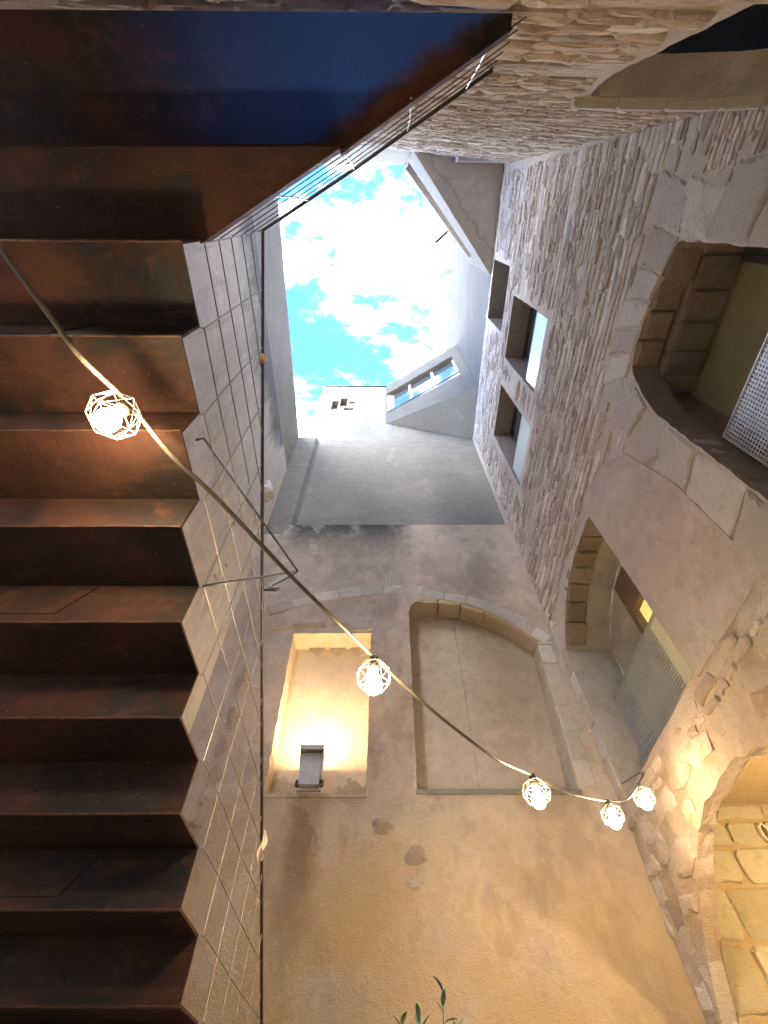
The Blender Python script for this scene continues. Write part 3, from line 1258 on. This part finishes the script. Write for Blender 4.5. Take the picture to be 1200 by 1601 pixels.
# rough stones showing through the render
for (x, z, w_, h_) in ((-.02, 2.05, .20, .13), (.30, 1.80, .20, .16), (.27, 1.60, .17, .10), (-.33, 4.56, .30, .05), (-.46, 4.22 - .0, .02, .02), (-1.72, 4.55, .20, .16), (-1.77, 4.30, .16, .18), (-1.82, 3.7, .17, .30), (-1.80, 3.2, .16, .26), (-1.83, 2.85, .14, .22), (-1.80, 2.55, .15, .16), (-1.86, 2.30, .12, .14), (-1.83, 2.08, .14, .12), (-1.5, 4.62, .36, .09), (-1.05, 4.64, .46, .10), (-.62, 4.66, .3, .08)):
    if w_ < .05:
        continue
    mb = MB()
    ph_ = rv.uniform(0, 6)
    stone_geo(mb, MBk, [(x + w_ * .52 * math.cos(q_ * .3927) * (1 + .28 * math.sin(q_ * 1.1 + ph_) * rv.uniform(.3, 1)), z + h_ * .52 * math.sin(q_ * .3927) * (1 + .28 * math.cos(q_ * .9 + ph_) * rv.uniform(.3, 1))) for q_ in range(16)], rv.uniform(.010, .022), rv, -.02, .35, .8)
    mb.build('exposed_stone', M_EXP, bw)
# upper storey: pale render with four small openings
ZT = 15.85


def xz(u, v, Y=YU):
    p = onY(u, v, Y)
    return (p.x, p.z)


vent = []
for (u0, v0, u1, v1) in ((516.5, 627, 529.5, 640), (530.5, 623, 543.6, 635), (545.5, 628, 555, 630.8), (537, 638, 552, 641)):
    a = xz(u0, v1)
    b = xz(u1, v0)
    vent.append(rect(a[0], b[0], a[1], b[1]))
XTL = -2.12
mb = sheet(MU, [(XTL - .02, ZL - .05), (XR + .02, ZL - .05), (XR + .02, ZT), (XTL, ZT)], vent, .3, .014, 1.0, 21.0)
mb.box((XTL, YU + .02, ZT - .4), (XR, YU + .6, ZT - .004))
mb.box((XTL, YU + .02, ZL), (XTL + .02, YU + .6, ZT - .004))
mb.build('upper_render', M_PALE, bw)
for q in vent:
    mb = MB()
    reveal(mb, MU, q, 0, -.22, 1)
    mb.quad(*[MU(p[0], p[1], -.22) for p in q])
    mb.build('vent_opening', M_WOODS, bw)
mb = MB()
mb.box((XTL - .02, YU - .03, ZT), (XR, YU + .6, ZT + .05))
mb.build('coping', M_OLD, bw)
# pier at the left corner
ZPT = 11.25
mb = MB()
fx = [(XL - .12, YB), (-1.80, YB), (-1.72, YU + .02), (XL - .12, YU + .02)]
mb.add([(p[0], p[1], ZL - .3) for p in fx] + [(p[0], p[1], ZPT) for p in fx], [(0, 1, 5, 4), (1, 2, 6, 5), (4, 5, 6, 7)])
mb.build('corner_pier', M_PALE, bw)

# ================================================================== LEFT RENDERED WALL
lw = thing('rendered_wall', 'grey streaked rendered wall behind the wire balustrade on the left', 'wall', (XL, 2, GZ))
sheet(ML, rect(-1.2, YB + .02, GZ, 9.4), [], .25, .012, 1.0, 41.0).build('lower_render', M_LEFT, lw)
mb = sheet(ML, [(-1.6, 9.4), (YU + .1, 9.4), (YU + .1, 11.33), (-1.6, 12.05)], [], .25, .008, 1.0, 42.0, -.03)
mb.add([(XL - .03, -1.6, 12.05), (XL - .03, YB, 11.35), (XL - .4, YB, 11.35), (XL - .4, -1.6, 12.05)], [(0, 1, 2, 3)])
mb.quad((XL - .4, -1.6, GZ), (XL - .4, YB + .6, GZ), (XL - .4, YB + .6, 11.3), (XL - .4, -1.6, 12.05))
mb.build('upper_render', M_PALE, lw)
mb = MB()
rl = random.Random(3)
stone_geo(mb, ML, blockpoly(4.30, 4.62, 7.30, 7.68, rl, .05, .1), .13, rl, -.03, .35, .5)
mb.build('corbel_stone', M_RUB, lw)
for (y, z) in ((3.9, 5.6), (4.2, 5.0), (4.05, 4.6), (3.6, 3.9)):
    mb = MB()
    stone_geo(mb, ML, blockpoly(y, y + .06, z, z + .05, rl, .01), .012, rl, -.02, .3)
    mb.build('exposed_stone', M_ASHD, lw)

# ================================================================== CORNER BAYS
ba = thing('corner_bay', 'wedge shaped bay with a slot window at the top of the far right corner', 'bay', (1.6, 4.8, 11.5))
A, Cc = Vector((.05, YU, 12.55)), Vector((XR, 3.78, 11.5))
At, Ct = Vector((.0, YU, ZT)), Vector((XR, 3.84, ZT - .02))
Bq = Vector((XR, YU, 11.45))


def bay_pt(a, z, off=0.0):
    """a along the face from the wall end to the other, z height, off outwards"""
    p = Vector((A.x, A.y, 0)).lerp(Vector((Cc.x, Cc.y, 0)), a)
    n = Vector((Cc.y - A.y, -(Cc.x - A.x), 0)).normalized()
    return Vector((p.x + n.x * off, p.y + n.y * off, z))


L_ = math.hypot(Cc.x - A.x, Cc.y - A.y)
zlo = lambda a: A.z + (Cc.z - A.z) * a
w0, w1 = .01, .90
wz0 = lambda a: 13.30 - .25 * a
wz1 = lambda a: 15.05 - .05 * a
mb = MB()
mb.add([bay_pt(0, zlo(0)), bay_pt(1, zlo(1)), bay_pt(1, wz0(1)), bay_pt(0, wz0(0))], [(0, 1, 2, 3)])
mb.add([bay_pt(0, wz1(0)), bay_pt(1, wz1(1)), bay_pt(1, ZT), bay_pt(0, ZT)], [(0, 1, 2, 3)])
mb.add([bay_pt(w1, wz0(w1)), bay_pt(1, wz0(1)), bay_pt(1, wz1(1)), bay_pt(w1, wz1(w1))], [(0, 1, 2, 3)])
mb.add([bay_pt(0, wz0(0)), bay_pt(w0, wz0(w0)), bay_pt(w0, wz1(w0)), bay_pt(0, wz1(0))], [(0, 1, 2, 3)])
mb.add([bay_pt(0, ZT), bay_pt(1, ZT), Vector((XR, YU, ZT))], [(0, 1, 2)])
mb.build('bay_front', M_PALED, ba)
mb = MB()
mb.add([A, Cc, Bq], [(0, 1, 2)])
mb.build('bay_soffit', M_SOFFIT, ba)
mb = MB()
for (p, q) in (((w0, wz0), (w1, wz0)), ((w0, wz1), (w1, wz1))):
    mb.add([bay_pt(p[0], p[1](p[0])), bay_pt(q[0], q[1](q[0])), bay_pt(q[0], q[1](q[0]), -.35), bay_pt(p[0], p[1](p[0]), -.35)], [(0, 1, 2, 3)])
for a in (w0, w1):
    mb.add([bay_pt(a, wz0(a)), bay_pt(a, wz1(a)), bay_pt(a, wz1(a), -.35), bay_pt(a, wz0(a), -.35)], [(0, 1, 2, 3)])
wn = mb.build('slot_window', M_WOODS, ba)


def baybox(mb, a0, a1, z0, z1, d0, d1):
    ps = [bay_pt(a, z, d) for z in (z0, z1) for (a, d) in ((a0, d0), (a1, d0), (a1, d1), (a0, d1))]
    mb.add(ps, [(0, 1, 2, 3), (4, 5, 6, 7), (0, 1, 5, 4), (1, 2, 6, 5), (2, 3, 7, 6), (3, 0, 4, 7)])


zb_, zt_ = 13.06, 15.04
cuts = [.03, .31, .61, .89]
for i in range(3):
    mb = MB()
    baybox(mb, cuts[i] + .012, cuts[i + 1] - .012, zb_ + .06, zt_ - .06, -.17, -.155)
    mb.build('pane', M_GLASS, wn)
for i in range(4):
    mb = MB()
    baybox(mb, cuts[i] - .014, cuts[i] + .014, zb_, zt_, -.20, -.12)
    mb.build('mullion', M_FRAMEW, wn)
mb = MB()
baybox(mb, .02, .90, 13.30, 13.36, -.03, .01)
mb.build('sill_glass', M_GLASS, wn)

bb = thing('corner_bay', 'wedge shaped bay with a long dark slot over the stained grey soffit', 'bay', (1.5, .2, 11.5))
P0, R0 = Vector((.57, -.99, 11.5)), Vector((XR, 1.24, 11.45))


def b2(a, z, off=0.0):
    p = Vector((P0.x, P0.y, 0)).lerp(Vector((R0.x, R0.y, 0)), a)
    n = Vector((-(R0.y - P0.y), (R0.x - P0.x), 0)).normalized()
    return Vector((p.x + n.x * off, p.y + n.y * off, z))


ztop = lambda a: 16.9 - 2.4 * a
zg1 = lambda a: 15.9 - 2.2 * a
zg0 = lambda a: 13.9 - 1.15 * a
zbt = lambda a: 11.5
mb = MB()
for (lo, hi, a0, a1) in ((zbt, zg0, 0, 1), (zg1, ztop, 0, 1), (zg0, zg1, .92, 1), (zg0, zg1, 0, .015)):
    mb.add([b2(a0, lo(a0)), b2(a1, lo(a1)), b2(a1, hi(a1)), b2(a0, hi(a0))], [(0, 1, 2, 3)])
mb.add([b2(0, ztop(0)), b2(1, ztop(1)), Vector((XR, -1.05, 16.4))], [(0, 1, 2)])
mb.build('bay_front', M_PALED, bb)
mb = MB()
mb.add([b2(0, 11.5), b2(1, 11.45), (XR, -1.1, 11.5), (.57, -1.1, 11.5)], [(0, 1, 2, 3)])
mb.build('bay_soffit', M_SOFFIT, bb)
mb = MB()
for fz in (zg0, zg1):
    mb.add([b2(.015, fz(.015)), b2(.92, fz(.92)), b2(.92, fz(.92), -.3), b2(.015, fz(.015), -.3)], [(0, 1, 2, 3)])
mb.add([b2(.92, zg0(.92)), b2(.92, zg1(.92)), b2(.92, zg1(.92), -.3), b2(.92, zg0(.92), -.3)], [(0, 1, 2, 3)])
mb.add([b2(.015, zg0(.015), -.3), b2(.92, zg0(.92), -.3), b2(.92, zg1(.92), -.3), b2(.015, zg1(.015), -.3)], [(0, 1, 2, 3)])
mb.build('slot_recess', M_WOODS, bb)
mb = MB()
q = b2(.68, 15.35)
dirn = Vector((-(R0.y - P0.y), (R0.x - P0.x), 0)).normalized()
mb.tube([q, q + dirn * .42 + Vector((0, 0, -.05))], .035, 8)
mb.build('waterspout', M_FRAME, bb)

# ================================================================== STEEL STAIRCASE
stc = thing('staircase', 'dark rusted folded steel staircase overhead with wire mesh balustrade', 'staircase', (-1.4, 1.5, GZ))
Y0, Z0, TR, RI = .382, 1.882, .27875, .18653
XS = -.715                          # free edge of the steps
XW = XL + .004                      # against the wall
KMAX = 18
Yk = lambda k: Y0 + TR * k
Zk = lambda k: Z0 - RI * k
PT = .010


def xquad(mb, x0, x1, y0, y1, z0, z1):
    mb.box((x0, y0, z0), (x1, y1, z1))


k = -1
last = int((Z0 - GZ) / RI)
for k in range(-1, last):
    # riser at Y_k from Z_k down to Z_{k+1}; tread at Z_{k+1} from Y_k to Y_{k+1}
    mb = MB()
    mb.box((XW, Yk(k) - PT, Zk(k + 1) + .0005), (XS, Yk(k), Zk(k)))
    mb.build('riser', M_COR, stc)
    mb = MB()
    mb.box((XW, Yk(k) - PT, Zk(k + 1) - PT), (XS, Yk(k + 1), Zk(k + 1)))
    mb.build('tread', M_COR, stc)
    mb = MB()
    mb.tube([(XW + (XS - XW) * q / 14, Yk(k) - PT - .001 + R.uniform(-.001, .001), Zk(k + 1) - PT + .002 + R.uniform(-.0015, .0015)) for q in range(15)], .0042, 5)
    mb.build('weld_seam', M_SEAM, stc)
# top step runs out to a point along the slanting edge of the landing
ZT1 = Zk(-1)
YL = -.185
edge = lambda x: Yk(-1) - .0 - (x + .70) * .535
mb = MB()
pl = [(XW, YL), (-.165, YL), (XS, Yk(-1)), (XW, Yk(-1))]
n_ = len(pl)
mb.add([(p[0], p[1], ZT1 - PT) for p in pl] + [(p[0], p[1], ZT1) for p in pl], [(3, 2, 1, 0), (4, 5, 6, 7)] + [(i, (i + 1) % 4, 4 + (i + 1) % 4, 4 + i) for i in range(4)])
mb.build('winder_tread', M_COR, stc)
mb = MB()
mb.box((XW, YL - PT, ZT1), (-.165, YL, ZT1 + RI))
mb.build('riser', M_COR, stc)
ZLD = ZT1 + RI
mb = MB()
pl = [(XW, -.575), (.44, -.560), (.44, -.527), (-.172, YL), (XW, YL)]
n_ = len(pl)
mb.add([(p[0], p[1], ZLD - PT) for p in pl] + [(p[0], p[1], ZLD) for p in pl], [tuple(reversed(range(n_))), tuple(range(n_, 2 * n_))] + [(i, (i + 1) % n_, n_ + (i + 1) % n_, n_ + i) for i in range(n_)])
mb.build('landing', M_CORB, stc, label='steel landing plate with painted blue glare')
mb = MB()
for (a, b, z0, z1) in (((-.172, YL), (.44, -.527), ZLD - .02, ZLD + .09), ((XS, Yk(-1)), (-.165, YL), ZT1 - .012, ZT1 + .10)):
    d = Vector((b[0] - a[0], b[1] - a[1], 0)).normalized()
    nrm = Vector((-d.y, d.x, 0)) * .008
    q = [Vector((a[0], a[1], 0)), Vector((b[0], b[1], 0))]
    q += [q[1] + nrm, q[0] + nrm]
    mb.add([(p.x, p.y, z0) for p in q] + [(p.x, p.y, z1) for p in q], [(0, 1, 2, 3), (4, 5, 6, 7)] + [(i, (i + 1) % 4, 4 + (i + 1) % 4, 4 + i) for i in range(4)])
mb.build('edge_strip', M_COR, stc)
# lapped cover plates on some risers
for k, x1 in ((0, -1.20), (3, -1.18), (6, -1.16)):
    mb = MB()
    yb = Yk(k) - PT
    mb.add([(XW, yb - .004, Zk(k + 1) + .03), (x1, yb - .004, Zk(k + 1) + .03), (x1 + .09, yb - .004, Zk(k) - .012), (XW, yb - .004, Zk(k) - .012),
            (XW, yb + .002, Zk(k + 1) + .03), (x1, yb + .002, Zk(k + 1) + .03), (x1 + .09, yb + .002, Zk(k) - .012), (XW, yb + .002, Zk(k) - .012)],
           [(0, 1, 2, 3), (0, 1, 5, 4), (1, 2, 6, 5), (2, 3, 7, 6), (3, 0, 4, 7)])
    mb.build('cover_plate', M_COR, stc)
# handrail
XM = -.70
HR = 1.03
zr = lambda y: Z0 + HR - (y - Y0) * RI / TR
e1 = Vector((-.17, -.19, ZT1 + HR + .14))
e2 = Vector((.57, -.612, ZLD + HR))
top = Vector((XM, Yk(-1), zr(Yk(-1))))
mb = MB()
mb.tube([(XM, Yk(last), zr(Yk(last))), (XM, Yk(6), zr(Yk(6))), top, e1, e2], .0095, 8)
mb.build('handrail', M_RAIL, stc, smooth=True)
# vertical wires
rwv = random.Random(2)
for k in range(-1, last):
    y = Yk(k)
    mb = MB()
    pts = [(XS, y - .002, Zk(k) - .012), (XM, y + .004, Zk(k) - .004)]
    for q in (.33, .66, 1.0):
        pts.append((XM + rwv.uniform(-.003, .003), y + (rwv.uniform(-.005, .005) if q < 1 else 0), Zk(k) + (zr(y) - Zk(k)) * q))
    mb.tube(pts, .0027, 5)
    mb.build('upright_wire', M_WIRE, stc)
# level wires
for k in range(-5, last):
    ya = Yk(max(k, -1))
    z = Zk(k)
    ye = Y0 + (Z0 + HR - z) / (RI / TR)
    ye = min(ye, Yk(last))
    if ye - ya < .05:
        continue
    mb = MB()
    pts = []
    nn = max(2, int((ye - ya) / .28))
    for i in range(nn + 1):
        q = i / nn
        pts.append((XM + (rwv.uniform(-.003, .003) if 0 < i < nn else 0), ya + (ye - ya) * q, z + (rwv.uniform(-.006, .006) if 0 < i < nn else 0)))
    mb.tube(pts, .0027, 5)
    mb.build('level_wire', M_WIRE, stc)
# wires along the landing
b0 = Vector((XM, Yk(-1), ZT1))
b1 = Vector((-.17, -.19, ZT1 + .14))
b2_ = Vector((.50, -.565, ZLD + .02))
for q in (.03, .20, .38, .56, .74, .90):
    p0 = b0.lerp(top, q)
    p1 = b1.lerp(e1, q)
    p2 = b2_.lerp(Vector((.56, -.607, e2.z)), q)
    mb = MB()
    mb.tube([p0, p1, p2], .0027, 5)
    mb.build('level_wire', M_RAIL, stc)
for x in (-.435, -.17, .12, .42):
    if x < -.17:
        s = (x + .7) / .53
        lo, hi = b0.lerp(b1, s), top.lerp(e1, s)
    else:
        s = (x + .17) / .72
        lo, hi = b1.lerp(b2_, s), e1.lerp(e2, s)
    mb = MB()
    mid = lo.lerp(hi, .5) + Vector((.006, -.006, 0))
    mb.tube([lo, mid, hi], .0036, 5)
    mb.build('upright_wire', M_GALV, stc)
# loose bent rod
E_ = at(318, 685, 2.15)
Mm = at(465, 893, 3.0)
N3 = Vector((XM, Yk(3), Zk(3)))
mb = MB()
mb.tube([E_ + Vector((-.03, 0, -.02)), E_, Mm], .0065, 7)
mb.tube([N3, N3.lerp(Mm, .5), Mm], .0055, 7)
mb.tube([Mm, at(450, 903, 2.95), at(425, 915, 2.8), at(419, 920, 2.72), at(428, 920.5, 2.66), at(437, 920, 2.63), at(431, 923, 2.62), at(412, 922, 2.63)], .0065, 7)
mb.build('bent_rod', M_RAIL, stc, smooth=True)

# ribbons tied to the rail
def ribbon(p, length, wd, label, sway):
    rr = random.Random(int(length * 1000))
    mb = MB()
    n = 10
    for s, off in ((0, 0), (1, .012)):
        L0 = length * (1.0 if s == 0 else .82)
        vs_ = []
        for i in range(n + 1):
            q = i / n
            ww = wd * math.sin(min(1, .25 + q) * math.pi * .72) * (1 if q < .9 else (1.05 - q) * 6)
            x = p.x + .012 + sway[0] * q + .012 * math.sin(q * 7 + s)
            y = p.y + sway[1] * q + off
            z = p.z - L0 * q
            tw = .8 + .9 * q + s
            dx, dy = math.cos(tw) * ww / 2, math.sin(tw) * ww / 2
            for dd in (0, .0015):
                vs_.append((x - dx, y - dy + dd, z))
                vs_.append((x + dx, y + dy + dd, z))
        fs_ = []
        for i in range(n):
            a = i * 4
            fs_ += [(a, a + 1, a + 5, a + 4), (a + 2, a + 3, a + 7, a + 6), (a, a + 2, a + 6, a + 4), (a + 1, a + 3, a + 7, a + 5)]
        mb.add(vs_, fs_)
    mb.tube([p + Vector((math.cos(t) * .016, .004 * math.sin(t * 3), math.sin(t) * .016)) for t in [i * math.pi / 5 for i in range(10)]], .004, 5, closed=True)
    o = mb.build('ribbon', M_CLOTH, None, smooth=True)
    return tag(o, label, 'ribbon', 'cloth ribbons tied to the stair rail')


def rail_at(v):
    r = ray(410, v)
    t = XM / r.x
    return r * t


ribbon(rail_at(1303), .155, .045, 'long pale cloth ribbon tied low on the stair handrail', (-.005, .01))
ribbon(rail_at(555), .075, .05, 'short pale cloth scrap tied high on the stair handrail', (-.02, .02))

# ================================================================== STRING LIGHTS
lan = []
spec = [(180, 648, 1.43), (584, 1056, 1.97), (838, 1238, 2.62), (957, 1274, 3.22), (1006, 1246, 3.45)]
names = ['lit bulb in a white wire cage in front of the rusted stair, nearest and leftmost',
         'lit bulb in a white wire cage beside the warmly lit niche',
         'lit bulb in a white wire cage just below the dim arched niche',
         'lit bulb in a white wire cage, middle of the three on the right',
         'lit bulb in a white wire cage hanging nearest the perforated panel, the smallest']


def rings(c):
    def rg(r, z, ph):
        return [c + Vector((r * math.cos(ph + i * math.pi / 3), r * math.sin(ph + i * math.pi / 3), z)) for i in range(6)]
    return rg(.030, .062, 0), rg(.066, .036, math.pi / 6), rg(.080, -.006, 0), rg(.066, -.044, math.pi / 6)


heads = []
for i, (u, v, t) in enumerate(spec):
    c = at(u, v, t)
    L0 = thing('string_light', names[i], 'light', c + Vector((0, 0, .085)), 'bulbs on the string of lights')
    rot = Matrix.Rotation(R.uniform(0, 1), 3, 'Z')
    rr = [[c + rot @ (p - c) for p in g] for g in rings(c)]
    mb = MB()
    wr = .0012
    for g in rr:
        mb.tube(g, wr, 4, closed=True)
    for a, b in ((0, 1), (1, 2), (2, 3)):
        for k_ in range(6):
            if a in (0, 2):
                mb.tube([rr[a][k_], rr[b][k_]], wr, 4)
                mb.tube([rr[a][k_], rr[b][(k_ - 1) % 6]], wr, 4)
            else:
                mb.tube([rr[a][k_], rr[b][k_]], wr, 4)
                mb.tube([rr[a][k_], rr[b][(k_ + 1) % 6]], wr, 4)
    mb.build('cage', M_CAGE, L0)
    mb = MB()
    mb.lathe([(.012, .098), (.019, .094), (.020, .052), (.024, .050), (.024, .036), (.016, .030)], c, 14)
    mb.build('socket', M_SOCK, L0, smooth=True)
    mb = MB()
    mb.lathe([(.013, .034), (.015, .012), (.024, -.010), (.033, -.030), (.037, -.048), (.034, -.066), (.024, -.080), (.010, -.087), (.002, -.088)], c, 18)
    mb.build('bulb', M_BULB, L0, smooth=True)
    heads.append(c + Vector((0, 0, .092)))

# the flat cable that carries them
path = [at(-260, 20, 1.05), at(-100, 245, 1.17), at(0, 388, 1.25), at(80, 497, 1.31), at(130, 563, 1.36), heads[0], at(262, 706, 1.52), at(330, 770, 1.60), at(395, 838, 1.68), at(455, 901, 1.76), at(520, 966, 1.85), heads[1],
        at(660, 1097, 2.12), at(720, 1146, 2.25), at(780, 1189, 2.42), heads[2], at(880, 1238, 2.85), at(920, 1248, 3.05), heads[3], at(979, 1250, 3.34), heads[4] + Vector((0, 0, .0)), at(1003, 1208, 3.8), Vector((XR - .02, 4.78, 2.32)), Vector((XR + .06, 4.80, 2.36))]


def smooth_path(p, n=6):
    o = []
    for i in range(len(p) - 1):
        a, b, c, d = p[max(i - 1, 0)], p[i], p[i + 1], p[min(i + 2, len(p) - 1)]
        for k_ in range(n):
            t = k_ / n
            o.append(b * (2 * t ** 3 - 3 * t * t + 1) + (c - a) * .5 * (t ** 3 - 2 * t * t + t) + c * (3 * t * t - 2 * t ** 3) + (d - b) * .5 * (t ** 3 - t * t))
    o.append(p[-1])
    return o


mb = MB()
sp_ = smooth_path(path)
mb.tube(sp_, .0098, 8, .55)
cb = mb.build('light_cable', M_CABLE, None, smooth=True)
tag(cb, 'flat brown cable of the string of lights sagging across the courtyard', 'cable')

# ================================================================== WALL LAMP inside the passage
pl_ = thing('wall_lamp', 'small warm bulkhead lamp on the inner wall of the ochre passage', 'lamp', (XR + 1.56, 3.3, 1.2))
mb = MB()
mb.box((XR + 1.52, 3.2, 1.08), (XR + 1.578, 3.4, 1.34))
mb.build('back_plate', M_FRAME, pl_)
mb = MB()
mb.lathe([(.02, -.09), (.05, -.07), (.06, 0), (.05, .07), (.02, .09)], (XR + 1.47, 3.3, 1.21), 14)
mb.build('globe', M_LAMPG, pl_, smooth=True)

# ================================================================== FLOODLIGHT in the lit niche
YF = YB - .07
fl = thing('floodlight', 'grey box floodlight standing on the sill of the lit niche', 'floodlight', (-.78, YF + .08, 2.36))
mb = MB()
xa, xb = -.885, -.675
prof = [(YF - .03, 2.3950), (YF + .05, 2.3827), (YF + .12, 2.4278), (YF + .155, 2.7558), (YF + .13, 2.7722), (YF + .02, 2.7476), (YF - .015, 2.6082)]
n_ = len(prof)
mb.add([(xa - .03 * (z - 2.395) / .37, y, z) for y, z in prof] + [(xb, y, z) for y, z in prof], [tuple(range(n_)), tuple(reversed(range(n_, 2 * n_)))] + [(i, (i + 1) % n_, n_ + (i + 1) % n_, n_ + i) for i in range(n_)])
mb.build('housing', M_FLOOD, fl)
mb = MB()
mb.box((xa - .036, YF - .02, 2.7738), (xb + .012, YF + .15, 2.7902))
mb.box((xa - .036, YF - .034, 2.7599), (xb + .012, YF - .021, 2.8148))
mb.add([(xa - .012, YF - .01, 2.4934), (xa - .012, YF + .13, 2.4934), (xa - .036, YF + .13, 2.7730), (xa - .036, YF - .01, 2.7730)], [(0, 1, 2, 3)])
mb.box((xb + .002, YF - .01, 2.4934), (xb + .012, YF + .13, 2.7722))
mb.build('hood', M_FLOOD, fl)
mb = MB()
mb.add([(xa + .012, YF - .03, 2.8173), (xb - .012, YF - .03, 2.8173), (xb - .012, YF + .06, 2.7968), (xa + .012, YF + .06, 2.7968)], [(0, 1, 2, 3)])
mb.build('lens', M_LENS, fl)
for x in (xa - .028, xb + .014):
    mb = MB()
    mb.lathe([(.022, -.03), (.026, -.02), (.026, .02), (.022, .03)], (x + .006, YF + .03, 2.4278), 12)
    mb.build('bracket_knob', M_FRAME, fl)
mb = MB()
mb.box((xa - .02, YF + .015, 2.357), (xb + .02, YF + .06, 2.372))
mb.build('bracket', M_FLOOD, fl)
mb = MB()
mb.tube([(xb + .012, YF + .0, 2.4524), (xb + .045, YF - .02, 2.4278), (xb + .045, YF - .03, 2.3950), (xb + .01, YF - .035, 2.372), (xb - .04, YF - .02, 2.3786)], .006, 6)
mb.build('lead', M_SOCK, fl, smooth=True)

# ================================================================== LOOP OF CORD on the ashlar
mb = MB()
cc = onY(1193, 1297, YP - .04)
mb.tube([cc + Vector((math.cos(t) * .035, -.01, math.sin(t) * .075 - .03)) for t in [i * math.pi / 9 for i in range(18)]], .0065, 6, closed=True)
mb.tube([cc + Vector((.0, .04, .05)), cc + Vector((0, -.012, .045))], .008, 6)
o = mb.build('cord_loop', M_CLOTH, None, smooth=True)
tag(o, 'small loop of pale cord hung on the ochre stone blocks', 'cord')

# ================================================================== POTTED SHRUB whose tip shows at the bottom edge
tip = at(692, 1552, 2.35)
px, py = tip.x - .02, tip.y
plt = thing('potted_shrub', 'green leafy shoots rising at the bottom edge before the rendered wall', 'plant', (px, py, GZ))
mb = MB()
mb.lathe([(.15, .006), (.17, .03), (.21, .34), (.225, .34), (.225, .39), (.195, .39), (.19, .36), (.001, .35)], (px, py, GZ), 24)
mb.build('pot', M_POT, plt, smooth=False)
rpz = random.Random(9)
stems = [(tip, 0), (at(655, 1597, 2.3), 1), (at(628, 1604, 2.4), 2), (at(716, 1612, 2.4), 3)]
leafm = MB()


def leaf(mb, p, d, L, Wd):
    d = d.normalized()
    side = d.cross(Vector((0, 0, 1)))
    if side.length < .1:
        side = Vector((1, 0, 0))
    side.normalize()
    up = side.cross(d).normalized()
    vs_ = []
    n = 5
    for i in range(n + 1):
        q = i / n
        ww = Wd * math.sin(math.pi * min(.98, q * .92 + .06)) ** .8
        c = p + d * (L * q) + up * (-L * .25 * q * q)
        vs_ += [c - side * ww + up * ww * .35, c, c + side * ww + up * ww * .35]
    fs_ = []
    for i in range(n):
        a = i * 3
        fs_ += [(a, a + 1, a + 4, a + 3), (a + 1, a + 2, a + 5, a + 4)]
    mb.add(vs_, fs_)


for (tp, i) in stems:
    base = Vector((px + rpz.uniform(-.05, .05), py + rpz.uniform(-.05, .05), GZ + .34))
    mid = base.lerp(tp, .55) + Vector((rpz.uniform(-.06, .06), rpz.uniform(-.06, .06), 0))
    pts = smooth_path([base, mid, tp], 8)
    mb = MB()
    mb.tube(pts, [.008 * (1 - .8 * j / len(pts)) for j in range(len(pts))], 6)
    mb.build('stem', M_STEM, plt, smooth=True)
    nlf = 26
    for j in range(nlf):
        q = .40 + .60 * j / (nlf - 1)
        p = pts[min(int(q * (len(pts) - 1)), len(pts) - 1)]
        p = pts[int(q * (len(pts) - 1)) if q < 1 else -1]
        f_ = q * (len(pts) - 1)
        i0 = min(int(f_), len(pts) - 2)
        p = pts[i0].lerp(pts[i0 + 1], f_ - i0)
        an = j * 2.4 + i
        dz = .5 + (1.6 if j > nlf - 5 else 0)
        mb = MB()
        leaf(mb, p, Vector((math.cos(an), math.sin(an), dz)), rpz.uniform(.06, .09), rpz.uniform(.011, .016))
        mb.build('leaf', M_LEAF, plt, smooth=True)
